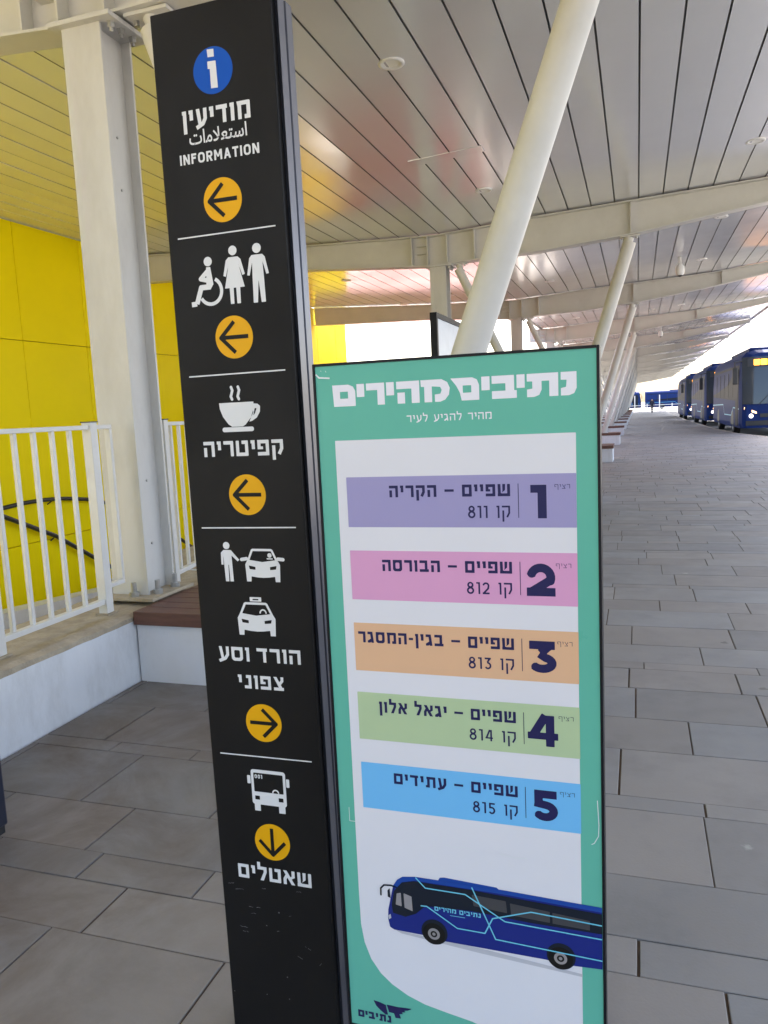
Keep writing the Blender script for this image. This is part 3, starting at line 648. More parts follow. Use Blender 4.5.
# ------------------------------------------------------------------ tall black wayfinding sign
TY = 1.5; TX0, TX1, TH = -.962, -.674, 2.345
tot = empty('wayfinding_sign', ((TX0 + TX1) / 2, TY + .045, 0), 0, 'tall narrow black wayfinding sign with white pictograms and amber arrow discs', 'sign')
LEAN = -.0065                                  # the sign stands a hair out of plumb
tot.rotation_euler[1] = LEAN; tot.location.x -= LEAN * 1.2
TI = Matrix.Translation((-(TX0 + TX1) / 2, -TY - .045, 0))
PRINT_I = (Matrix.Translation(tot.location) @ Matrix.Rotation(LEAN, 4, 'Y')).inverted()
def into(o, p=tot, I=TI):
    o.parent = p; o.data.transform(I); return o
mb = MB(); mb.box(TX0 + .006, TY + .0, 0.02, TX1 - .004, TY + .02, TH, M_TOTEM, bev=.0025); into(mb.build('front_panel'))
mb = MB(); mb.prism([(TX0, TY + .012), (TX0, TY + .085), (TX0 + .012, TY + .09), (TX1 - .008, TY + .09), (TX1 + .004, TY + .082), (TX1 + .004, TY + .054), (TX1 - .003, TY + .052), (TX1 - .003, TY + .046), (TX1 + .004, TY + .044), (TX1 + .004, TY + .014), (TX1 - .004, TY + .0215), (TX0 + .006, TY + .0215)], 0.02, TH - .004, M_TOTSIDE, axis='z'); into(mb.build('side_profile'))
mb = MB(); mb.box(TX0 + .01, TY + .005, -.004, TX1 - .01, TY + .08, .0195, M_FRAME, bev=.003); into(mb.build('base_plate'))
Y1, Y2 = TY - .0006, TY - .0012
def put(name, prims, m, y=Y1, h=.0008):
    mb = MB(); [sheet(mb, g_, y, m, h) for g_ in cutting(prims)]; return into(mb.build(name, fix=False), tot, TI if name == 'divider_line' else PRINT_I)
def words_(name, text, x0, x1, z0, z1, t=.2, sp=.17, m=None, y=Y1, gap=.34):
    return into(text_mesh(name, text, x0, x1, z0, z1, y, m or M_WPRINT, None, t, sp, gap), tot, PRINT_I)
put('information_disc', [D(-.824, 2.213, .0455)], M_BPRINT)
put('information_letter', [P_([(-.8345, 2.2545), (-.8190, 2.2535), (-.8190, 2.2385), (-.8335, 2.2392)]), P_([(-.8350, 2.2314), (-.8160, 2.2305), (-.8145, 2.178), (-.8304, 2.1789), (-.8304, 2.2165), (-.8350, 2.2170)])], M_WPRINT, Y2)
words_('hebrew_lettering', he('מודיעין'), -.9035, -.745, 2.1095, 2.1445, .235, .16)
# arabic word, set from right to left with joined forms
cu = bpy.data.curves.new('arabic', 'FONT'); cu.body = '\uFE95\u0627\uFEE3\uFEFC\uFECC\uFE98\uFEB3\u0627'; cu.size = 1; cu.resolution_u = 4; cu.offset = .012
co_ = bpy.data.objects.new('arabic', cu); COL.objects.link(co_); bpy.context.view_layer.update()
am = bpy.data.meshes.new_from_object(co_.evaluated_get(bpy.context.evaluated_depsgraph_get())); bpy.data.objects.remove(co_)
xs = [v.co.x for v in am.vertices]; ys = [v.co.y for v in am.vertices]
for v in am.vertices: v.co = ((-.8905 + (v.co.x - min(xs)) / (max(xs) - min(xs)) * .135), Y1, 2.0755 + (v.co.y - min(ys)) / (max(ys) - min(ys)) * .0285)
am.materials.clear(); am.materials.append(M_WPRINT)
ao = bpy.data.objects.new('arabic_lettering', am); COL.objects.link(ao); into(ao, tot, PRINT_I)
words_('latin_lettering', 'INFORMATION', -.9165, -.7303, 2.0385, 2.0590, .21, .17)
def arrow(cx, cz, ang):
    put('arrow_disc', [D(cx, cz, .0448)], M_YPRINT)
    def rt_(p): a = R(ang); return (cx + p[0] * math.cos(a) - p[1] * math.sin(a), cz + p[0] * math.sin(a) + p[1] * math.cos(a))
    put('arrow', [S([rt_((-.030, 0)), rt_((.034, 0))], .0085), S([rt_((.002, .0325)), rt_((-.0315, 0)), rt_((.002, -.0325))], .0085)], M_BKPRINT, Y2)
arrow(-.822, 1.958, 0); arrow(-.8175, 1.676, 0); arrow(-.812, 1.337, 0); arrow(-.8105, .814, 180); arrow(-.8092, .5245, 90)
for z_ in (1.8918, 1.5993, 1.2640, .7320):
    put('divider_line', [B(-.932, z_ - .0014, -.700, z_ + .0014)], M_WPRINT)
# people pictograms
put('wheelchair_pictogram', [D(-.868, 1.8375, .0098), S([(-.868, 1.820), (-.888, 1.803), (-.866, 1.797)], .0095), P_([(-.873, 1.826), (-.863, 1.826), (-.858, 1.790), (-.866, 1.779), (-.876, 1.781), (-.874, 1.803)]),
    S([(-.866, 1.785), (-.888, 1.785), (-.901, 1.752)], .0112), S([(-.901, 1.752), (-.914, 1.7515)], .0105)], M_WPRINT)
put('wheelchair_wheel', [S(arc(-.866, 1.776, .0265, .0270, -150, 62, 26), .0075)], M_WPRINT)
put('woman_pictogram', [D(-.8075, 1.854, .0098), P_([(-.8185, 1.841), (-.7965, 1.841), (-.7900, 1.835), (-.7820, 1.804), (-.7880, 1.802), (-.7965, 1.828), (-.7840, 1.778), (-.7950, 1.778), (-.7955, 1.745), (-.8040, 1.745), (-.8045, 1.778), (-.8105, 1.778), (-.8110, 1.745), (-.8195, 1.745), (-.8200, 1.778), (-.8310, 1.778), (-.8185, 1.828), (-.8270, 1.802), (-.8330, 1.804), (-.8250, 1.835)])], M_WPRINT)
put('man_pictogram', [D(-.7513, 1.853, .0100), P_([(-.7640, 1.840), (-.7390, 1.840), (-.7335, 1.834), (-.7262, 1.800), (-.7322, 1.799), (-.7395, 1.826), (-.7382, 1.795), (-.7370, 1.743), (-.7470, 1.743), (-.7510, 1.790), (-.7555, 1.743), (-.7655, 1.743), (-.7645, 1.795), (-.7635, 1.826), (-.7708, 1.799), (-.7768, 1.800), (-.7695, 1.834)])], M_WPRINT)
# cup
put('coffee_cup_pictogram', [P_([(-.8655, 1.5380), (-.7820, 1.5380), (-.7835, 1.522), (-.7900, 1.505), (-.8040, 1.490), (-.8110, 1.486), (-.8370, 1.486), (-.8460, 1.492), (-.8580, 1.508), (-.8645, 1.525)]),
    P_([(-.784, 1.5340), (-.773, 1.5330), (-.767, 1.5280), (-.768, 1.516), (-.776, 1.504), (-.788, 1.497), (-.795, 1.4955), (-.784, 1.515)]), CUT(P_([(-.7800, 1.5240), (-.7755, 1.5235), (-.7800, 1.5130), (-.7845, 1.5085)]))], M_WPRINT)
put('saucer_pictogram', [B(-.8615, 1.4750, -.7850, 1.4850, .0048)], M_WPRINT)
for dx, dz in ((0, 0), (.0165, -.004)):
    put('steam_pictogram', [S([(-.8330 + dx, 1.5450), (-.8355 + dx, 1.551), (-.8330 + dx, 1.558), (-.8310 + dx, 1.564), (-.8335 + dx, 1.571)], .0062, False)], M_WPRINT)
words_('hebrew_lettering', he('קפיטריה'), -.9120, -.7185, 1.4220, 1.4555, .225, .17)
# passenger drop off and taxi
put('waiting_person_pictogram', [D(-.8735, 1.2235, .0082), P_([(-.8815, 1.2135), (-.8630, 1.2135), (-.8580, 1.2080), (-.8430, 1.1915), (-.8475, 1.1880), (-.8620, 1.2010), (-.8605, 1.142), (-.8690, 1.142), (-.8700, 1.180), (-.8715, 1.180), (-.8720, 1.142), (-.8805, 1.142), (-.8825, 1.203), (-.8835, 1.180), (-.8890, 1.180), (-.8885, 1.207)])], M_WPRINT)
def car_front(x0, x1, z0, z1, extra):
    W_, H_ = x1 - x0, z1 - z0
    P = lambda u, v: (x0 + u * W_, z0 + v * H_)
    body = [P_([P(.0, .52), P(.06, .64), P(.19, .97), P(.23, 1), P(.77, 1), P(.81, .97), P(.94, .64), P(1, .52), P(.98, 0), P(.85, 0), P(.84, .16), P(.66, .13), P(.5, .12), P(.34, .13), P(.16, .16), P(.15, 0), P(.02, 0)]),
            CUT(P_([P(.13, .66), P(.24, .93), P(.76, .93), P(.87, .66), P(.5, .60)])), CUT(P_([P(.10, .49), P(.29, .45), P(.29, .36), P(.12, .38)])), CUT(P_([P(.90, .49), P(.71, .45), P(.71, .36), P(.88, .38)]))]
    return body + extra(P)
put('passenger_car_pictogram', car_front(-.829, -.744, 1.143, 1.217, lambda P: []), M_WPRINT)
put('car_mirror_pictogram', [S([(-.8375, 1.1925), (-.8250, 1.1945)], .0078, False)], M_WPRINT); put('car_mirror_pictogram', [S([(-.7480, 1.1945), (-.7360, 1.1935)], .0078, False)], M_WPRINT)
put('driver_pictogram', [D(-.768, 1.2025, .0052), B(-.7755, 1.1935, -.7605, 1.1962, .001)], M_WPRINT)
put('taxi_pictogram', car_front(-.8575, -.7635, 1.0195, 1.0955, lambda P: []), M_WPRINT)
put('taxi_roof_sign_pictogram', [B(-.824, 1.0975, -.7955, 1.1075, .001), CUT(B(-.817, 1.1005, -.8025, 1.1035))], M_WPRINT)
put('steering_wheel_pictogram', [S(arc(-.793, 1.0705, .0075, .0085, 0, 180), .0034)], M_WPRINT)
words_('hebrew_lettering', he('הורד'), -.8160, -.7085, .9575, .9900, .225, .17); words_('hebrew_lettering', he('וסע'), -.9130, -.8350, .9575, .9900, .225, .17)
words_('hebrew_lettering', he('צפוני'), -.8680, -.7540, .8940, .9255, .225, .19)
# bus
put('bus_pictogram', [B(-.8530, .6150, -.7655, .7000, .007), B(-.8480, .5990, -.8330, .62), B(-.7860, .5990, -.7700, .62), CUT(B(-.8465, .6460, -.7720, .6920, .002)), CUT(B(-.8455, .6265, -.8335, .6360)), CUT(B(-.7855, .6265, -.7735, .6360))], M_WPRINT)
put('bus_mirror_pictogram', [B(-.8630, .6640, -.8545, .6840, .002)], M_WPRINT); put('bus_mirror_pictogram', [B(-.7640, .6640, -.7560, .6840, .002)], M_WPRINT)
words_('bus_number_lettering', '001', -.8435, -.8240, .6785, .6880, .22, .2)
put('steering_wheel_pictogram', [S(arc(-.792, .6465, .0075, .0075, 0, 180), .0032)], M_WPRINT)
words_('hebrew_lettering', he('שאטלים'), -.9045, -.7160, .4245, .4590, .225, .17)
rs = random.Random(5); sc_ = []
mb = MB()
for (cx, cz, L, a) in ((-.905, .392, .022, 8), (-.868, .352, .03, 6), (-.872, .335, .012, 10), (-.925, .405, .018, 12), (-.90, .296, .02, -2), (-.897, .285, .014, -6), (-.775, .345, .008, 20), (-.735, .27, .014, -24), (-.757, .242, .012, -30), (-.705, .235, .006, 80), (-.81, .30, .006, 5), (-.75, .41, .012, 3), (-.84, .404, .014, 5)):
    n_ = 6; pts = [(cx + (q / n_ - .5) * L, cz + (q / n_ - .5) * L * math.sin(R(a)) + rs.uniform(-.0012, .0012)) for q in range(n_ + 1)]
    for p0, p1 in zip(pts, pts[1:]):
        if rs.random() < .8: sheet(mb, [S([p0, p1], rs.uniform(.0006, .0014))], Y1, M_SCUFF, .0004)
for q in range(6): sheet(mb, [D(rs.uniform(-.94, -.70), rs.uniform(.09, .36), rs.uniform(.0006, .0018))], Y1, M_SCUFF, .0004)
into(mb.build('scuff_marks', fix=False), tot, PRINT_I)

# ------------------------------------------------------------------ green bus line poster stand
PY = 1.4; PX0, PX1, PZ0, PZ1 = -.598, -.0615, .190, 1.600
pst = empty('poster_stand', ((PX0 + PX1) / 2, PY + .03, 0), 0, 'green framed poster stand listing five coloured bus lines beside the black sign', 'poster stand')
PI_ = Matrix.Translation((-(PX0 + PX1) / 2, -PY - .03, 0))
def inp(o): return into(o, pst, PI_)
def pput(name, prims, m, lv=1, h=.0012, label=None):
    mb = MB(); [sheet(mb, g_, PY - .0003 - .0004 * lv, m, h) for g_ in cutting(prims)]; o = inp(mb.build(name, fix=False))
    if label: o['label'] = label
    return o
def pword(name, text, x0, x1, z0, z1, t, m, sp=.17, lv=3, gap=.34): return inp(text_mesh(name, text, x0, x1, z0, z1, PY - .0003 - .0004 * lv, m, None, t, sp, gap))
FW = .0052
mb = MB()
mb.box(PX0, PY - .003, PZ0, PX0 + FW, PY + .055, PZ1, M_FRAME, bev=.0012); mb.box(PX1 - FW, PY - .003, PZ0, PX1, PY + .055, PZ1, M_FRAME, bev=.0012)
mb.box(PX0 + FW, PY - .003, PZ1 - .005, PX1 - FW, PY + .055, PZ1, M_FRAME); mb.box(PX0 + FW, PY - .003, PZ0, PX1 - FW, PY + .055, PZ0 + FW, M_FRAME); inp(mb.build('frame'))
mb = MB(); mb.box(PX0 + FW, PY + .002, PZ0 + FW, PX1 - FW, PY + .05, PZ1 - .005, M_FRAME); inp(mb.build('back_panel'))
for x_ in (PX0 + .06, PX1 - .06):
    mb = MB(); mb.box(x_ - .02, PY + .012, .03, x_ + .02, PY + .045, PZ0, M_FRAME); inp(mb.build('leg'))
    mb = MB(); mb.box(x_ - .02, PY - .14, .024, x_ + .02, PY + .40, .05, M_FRAME, bev=.004); inp(mb.build('foot'))
    for y_ in (-.12, .38):
        mb = MB(); mb.lathe([(0, -.018), (.024, -.018), (.029, -.010), (.029, .010), (.024, .018), (0, .018)], M_BIN, 18, (x_, PY + y_, .028), axis='x'); inp(mb.build('caster', None))
pput('green_print', [B(PX0 + FW, PZ0 + FW, PX1 - FW, PZ1 - .005)], M_PGREEN, 0)
curve_ = [(-.5590, 1.4512), (-.1030, 1.4512), (-.1060, PZ0 + FW + .001), (-.20, PZ0 + FW + .001), (-.26, .2360), (-.3258, .2570), (-.376, .2650)] + [(-.376, .2650), (-.4248, .2740), (-.4620, .2870), (-.4956, .3060), (-.5200, .3270), (-.5400, .3560), (-.5530, .3920), (-.5590, .4330), (-.5600, .50)]
pput('white_panel', [P_(curve_)], M_PWHITE, 1)
# heavy header lettering
HX = -.5586; 
def hz(u0, v0, u1, v1): return (u0, v0, u1, v1)
def u1(px): X_ = 325 + px / 5.908; return X_
T1 = lambda px: -.5592 + (px - 40) / (735 - 40) * (-.3275 + .5592)
T2 = lambda px: -.3262 + (px - 0) / (718 - 0) * (-.1005 + .3262)
ZB, ZT = 1.5165, 1.5575; ZH = ZT - ZB
v = lambda q: ZB + q * ZH
hd = []
hd += [[P_([(T1(41), v(1)), (T1(140), v(1)), (T1(168), v(.90)), (T1(181), v(.70)), (T1(181), v(0)), (T1(47), v(0))]), CUT(B(T1(87), v(.36), T1(136), v(.68)))]]
hd += [[B(T1(190), v(.40), T1(236), v(1))]]
hd += [[B(T1(248), v(.68), T1(357), v(1)), B(T1(314), v(0), T1(357), v(1))]]
hd += [[B(T1(368), v(.40), T1(414), v(1))]]
hd += [[B(T1(428), v(.66), T1(560), v(1)), B(T1(516), v(0), T1(562), v(1)), B(T1(433), v(0), T1(477), v(.50))]]
hd += [[P_([(T1(570), v(1)), (T1(690), v(1)), (T1(722), v(.86)), (T1(736), v(.60)), (T1(730), v(.30)), (T1(708), v(.08)), (T1(680), v(0)), (T1(650), v(0)), (T1(650), v(.33)), (T1(682), v(.36)), (T1(690), v(.52)), (T1(682), v(.66)), (T1(634), v(.70)), (T1(634), v(0)), (T1(590), v(0)), (T1(590), v(.70)), (T1(572), v(.70))])]]
hd += [[P_([(T2(2), v(1)), (T2(130), v(1)), (T2(158), v(.90)), (T2(170), v(.66)), (T2(170), v(0)), (T2(66), v(0)), (T2(56), v(.36)), (T2(36), v(.66))]), CUT(B(T2(74), v(.34), T2(124), v(.66)))]]
hd += [[B(T2(184), v(.40), T2(232), v(1))]]
hd += [[B(T2(244), v(.66), T2(372), v(1)), B(T2(322), v(0), T2(372), v(1)), B(T2(244), v(0), T2(386), v(.34))]]
hd += [[B(T2(386), v(.42), T2(432), v(1))]]
hd += [[P_([(T2(444), v(1)), (T2(618), v(1)), (T2(618), v(0)), (T2(568), v(0)), (T2(568), v(.67)), (T2(526), v(.67)), (T2(526), v(.30)), (T2(512), v(.08)), (T2(484), v(0)), (T2(444), v(0)), (T2(444), v(.33)), (T2(474), v(.36)), (T2(474), v(.67)), (T2(444), v(.67))])]]
hd += [[P_([(T2(632), v(1)), (T2(718), v(1)), (T2(718), v(.30)), (T2(704), v(.08)), (T2(676), v(0)), (T2(632), v(0)), (T2(632), v(.32)), (T2(660), v(.36)), (T2(664), v(.66)), (T2(632), v(.67))])]]
mb = MB()
for gq in hd: sheet(mb, gq, PY - .0003 - .0004, M_PHEAD, .0007)
inp(mb.build('header_lettering', fix=False))
pword('subtitle_lettering', he('מהיר להגיע לעיר'), -.4120, -.2513, 1.4812, 1.4938, .165, M_PHEAD, .20, lv=1, gap=.42)
# five coloured stripes
stripes = [(1.2815, 1.3795, M_PLILAC, '1', 'הקריה', '118', (-.1845, -.1560), -.4530, -.3000, 'lilac stripe for platform 1'),
           (1.1365, 1.2350, M_PPINK, '2', 'הבורסה', '218', (-.1950, -.1430), -.4740, -.3070, 'pink stripe for platform 2'),
           (.9905, 1.0890, M_PORANGE, '3', 'בגין-המסגר', '318', (-.1955, -.1435), -.5315, -.3085, 'orange stripe for platform 3'),
           (.8460, .9455, M_PLIME, '4', 'יגאל אלון', '418', (-.1995, -.1430), -.4945, -.3115, 'light green stripe for platform 4'),
           (.6975, .7965, M_PBLUE, '5', 'עתידים', '518', (-.1935, -.1450), -.4705, -.3095, 'sky blue stripe for platform 5')]
for (za, zb, m, dg, place, line, (nx0, nx1), tx0, lx0, sl_) in stripes:
    pput('stripe', [B(-.5398, za, -.1035, zb)], m, 2, label=sl_)
    dz = zb - 1.3795
    pword('platform_number', dg, nx0, nx1, 1.2985 + dz, 1.3595 + dz, .26, M_NAVY, .2)
    pput('stripe_rule', [B(-.2071, 1.2995 + dz, -.2059, 1.3625 + dz)], M_NAVY, 3, .0006)
    pword('destination_lettering', he('שפיים – ' + place), tx0, -.2212, 1.3395 + dz, 1.3620 + dz, .235, M_NAVY, .18, gap=.28)
    pword('line_lettering', line[::-1] + ' ' + he('קו'), lx0, -.2220, 1.2992 + dz, 1.3220 + dz, .145, M_NAVY, .22, gap=.36)
    pword('platform_lettering', he('רציף'), -.1415, -.1145, 1.3520 + dz, 1.3600 + dz, .11, M_NAVY, .22)
# printed picture of a coach
Bp = lambda q: [tuple(p) for p in q]
pput('coach_picture_shadow', [P_([(-.483, .4330), (-.30, .4245), (-.105, .4080), (-.105, .4020), (-.31, .4145), (-.47, .4275)])], M_PSHADOW, 2)
XR = PX1 - FW - .0008
pput('coach_picture_roof_unit', [P_([(-.3875, .5570), (-.3830, .5655), (-.3740, .5672), (-.2680, .5622), (-.2603, .5560), (-.2603, .5500), (-.3875, .5500)])], M_PBUS2, 2)
pput('coach_picture_body', [P_([(-.4977, .4573), (-.4960, .4780), (-.4860, .5200), (-.4832, .5330), (-.4740, .5470), (-.4620, .5555), (-.4357, .5594), (-.2511, .5589), (XR, .5530), (XR, .4254), (-.1239, .4225), (-.1765, .4257), (-.3796, .4271), (-.4181, .4325), (-.4850, .4337), (-.4941, .4385)])], M_PBUS, 3)
pput('coach_picture_roof', [P_([(-.4832, .5330), (-.4740, .5470), (-.4620, .5555), (-.4357, .5594), (-.2511, .5589), (XR, .5530), (XR, .5435), (-.2511, .5505), (-.4357, .5510), (-.4620, .5440), (-.4790, .5260)])], M_PBUS2, 4)
pput('coach_picture_windows', [P_([(-.4820, .5210), (-.4640, .5430), (-.4380, .5500), (-.3187, .5495), (XR, .5400), (XR, .4990), (-.2046, .4990), (-.3200, .5040), (-.4155, .4987), (-.4359, .4783), (-.4593, .4674), (-.4860, .4720), (-.4880, .4900)])], M_PGLASS, 5)
pput('coach_picture_windscreen', [P_([(-.4760, .5170), (-.4670, .5200), (-.4660, .4900), (-.4790, .4920)]), P_([(-.4610, .5200), (-.4440, .5150), (-.4430, .4830), (-.4600, .4880)])], M_PGREY, 6)
pput('coach_picture_side_windows', [P_([(-.3180, .5400), (-.2500, .5370), (-.2480, .5120), (-.3150, .5160)]), P_([(-.2420, .5340), (-.1650, .5290), (-.1650, .5060), (-.2400, .5090)]), P_([(-.1600, .5280), (-.0900, .5230), (-.0900, .5035), (-.1600, .5055)])], mat('dark_grey_print', (.055, .055, .06), .3), 6)
for cx, cz in ((-.3995, .4400), (-.1460, .4345)):
    pput('coach_picture_arch', [D(cx + .001, cz + .004, .0275)], M_PGLASS, 4)
    pput('coach_picture_tyre', [D(cx, cz, .0235)], M_BKPRINT, 5)
    pput('coach_picture_rim', [D(cx, cz, .0125)], M_PGREY, 6); pput('coach_picture_hub', [D(cx, cz, .0070), CUT(D(cx, cz, .0035))], M_BKPRINT, 7, .0008)
pput('coach_picture_mirror', [S([(-.4765, .5300), (-.4880, .5325), (-.5030, .5310), (-.5105, .5230), (-.5108, .5080)], .0036, False), P_([(-.4960, .5200), (-.4910, .5260), (-.4900, .5040), (-.4960, .5060)])], M_PGLASS, 4, .0008)
pput('coach_picture_headlamp', [P_([(-.4965, .4640), (-.4915, .4690), (-.4900, .4600), (-.4955, .4560)])], M_PSHADOW, 6, .0008)
pput('coach_picture_lines', [S([(-.4340, .5592), (-.4139, .5390), (-.3314, .5385), (-.2528, .4934), (XR, .4886)], .0026), S([(-.3175, .5560), (-.2722, .4517), (XR, .4440)], .0026), S([(-.4253, .4984), (-.4123, .4992), (-.3497, .4616), (-.2935, .4611), (-.2771, .4957), (-.2011, .5225), (XR, .5170)], .0026)], M_PTEAL, 7, .0008)
pword('coach_picture_lettering', he('נתיבים מהירים'), -.3960, -.3010, .4930, .5020, .24, M_PTEAL, .14, lv=7)
pput('coach_picture_small_line', [B(-.3640, .4868, -.3330, .4880)], M_PTEAL, 7, .0005)
# emblem
pput('wing_emblem', [P_([(-.5400, .2605), (-.5255, .2585), (-.5125, .2545), (-.5085, .2330), (-.5140, .2320), (-.5250, .2400), (-.5340, .2480)]), P_([(-.5105, .2560), (-.4832, .2555), (-.4700, .2570), (-.4545, .2578), (-.4640, .2520), (-.4720, .2500), (-.4690, .2470), (-.4770, .2450), (-.4750, .2415), (-.4830, .2400), (-.4800, .2300), (-.4920, .2290), (-.4950, .2390), (-.5060, .2395)])], M_NAVY, 2, .0008)
pword('emblem_lettering', he('נתיבים'), -.5765, -.5010, .2150, .2310, .29, M_NAVY, .14, lv=2)
# tape and peeling scraps on the print
for q in [S([(-.5708, .6950), (-.5708, .6650), (-.5570, .6650)], .0011), S([(-.5905, 1.5800), (-.5840, 1.5735), (-.5620, 1.5715)], .0030), S([(-.5700, 1.5860), (-.5690, 1.5830)], .0010), S([(-.5800, 1.5870), (-.5790, 1.5850)], .0010), S([(-.0735, .769), (-.0712, .720), (-.0722, .698), (-.0800, .683), (-.0850, .680)], .0014), S([(-.5350, .640), (-.5180, .637)], .0010), S([(-.3700, .640), (-.3500, .637), (-.3300, .640), (-.3000, .634)], .0009), S([(-.2600, .636), (-.2300, .632), (-.2050, .634)], .0010)]: pput('tape_scrap', [q], M_TAPE, 8, .0006)

# ------------------------------------------------------------------ board behind the strut, lamps, cameras, bin
ib = empty('information_board', (-1.90, 8.2, 0), 0, 'slim dark framed information board with pale face, behind the green poster', 'board')
I3 = Matrix.Translation((1.90, -8.2, 0))
mb = MB(); mb.box(-1.955, 7.60, 1.05, -1.885, 7.65, 2.47, M_FRAME); mb.box(-1.955, 8.75, 1.05, -1.885, 8.80, 2.47, M_FRAME); mb.box(-1.955, 7.65, 2.42, -1.885, 8.75, 2.47, M_FRAME); mb.box(-1.955, 7.65, 1.05, -1.885, 8.75, 1.10, M_FRAME); into(mb.build('frame'), ib, I3)
mb = MB(); mb.box(-1.94, 7.65, 1.10, -1.90, 8.75, 2.42, M_SCREEN); into(mb.build('face_panel'), ib, I3)
for y_ in (7.75, 8.65):
    mb = MB(); mb.box(-1.95, y_ - .03, -.004, -1.89, y_ + .03, 1.05, M_FRAME); into(mb.build('post'), ib, I3)
def make_light():
    mb = MB(); mb.lathe([(.055, -.002), (.068, -.010), (.092, -.010), (.098, -.004), (.098, .004)], M_PLATE, 32); o = mb.build('downlight')
    d = MB(); d.lathe([(0, -.003), (.056, -.003)], M_DIFF, 32); d.build('diffuser', o); return o
dl = make_light(); dl.scale = (1.15, 1.15, 1.15); first = True
wherex = {-1.92: 'left lamp row above the poster', 1.35: 'right lamp row towards the buses', -6.0: 'lamp row near the yellow wall'}
for x_, ys in ((-1.92, [2.55, 6.5, 10.55, 14.6, 18.7, 22.8, 27, 31, 35.2, 39.4, 43.5, 51.9, 60]), (1.35, [10.6, 14.6, 18.7, 22.9, 27, 31, 35.3, 43.6, 52]), (-6.0, [16.2, 20.6])):
    for i, y_ in enumerate(ys):
        o = dl if first else copy_tree(dl); first = False; o.location = (x_, y_, ceil_z(x_))
        tag(o, 'round ceiling downlight, %s from the camera in the %s' % (ORD[i], wherex[x_]), 'downlight', 'round downlights in the ceiling')
def make_dome():
    mb = MB(); mb.lathe([(0, -.20), (.05, -.19), (.082, -.15), (.09, -.10), (.09, 0.0), (.05, .05), (.03, .06), (.03, .20), (0, .20)], M_PLATE, 20); o = mb.build('security_camera')
    d = MB(); d.lathe([(0, -.212), (.045, -.20), (.062, -.185)], M_BLACKPL, 20); d.build('lens_dome', o); return o
sc0 = make_dome()
for i, (x_, y_, l_) in enumerate(((.87, 18.0, 'white dome security camera hanging from the ceiling nearest the photo centre'), (.92, 34.4, 'small white dome security camera hanging farther along above the platform'))):
    o = sc0 if i == 0 else copy_tree(sc0); o.location = (x_, y_, ceil_z(x_) - .2); tag(o, l_, 'security camera', 'dome cameras')
bn = empty('litter_bin', (-2.462, 1.97, 0), 0, 'dark navy sheet metal bin at the left edge in front of the low wall', 'bin')
mb = MB(); mb.box(-.20, -.17, .03, .20, .17, .86, M_BIN, bev=.008); mb.build('body', bn)
mb = MB(); mb.box(-.202, -.172, .88, .202, .172, .95, M_BIN, bev=.01); mb.box(-.18, -.15, .855, .18, .15, .882, M_BLACKPL); mb.build('lid', bn)
mb = MB(); mb.box(-.19, -.16, -.004, .19, .16, .032, M_BLACKPL); mb.build('plinth', bn)

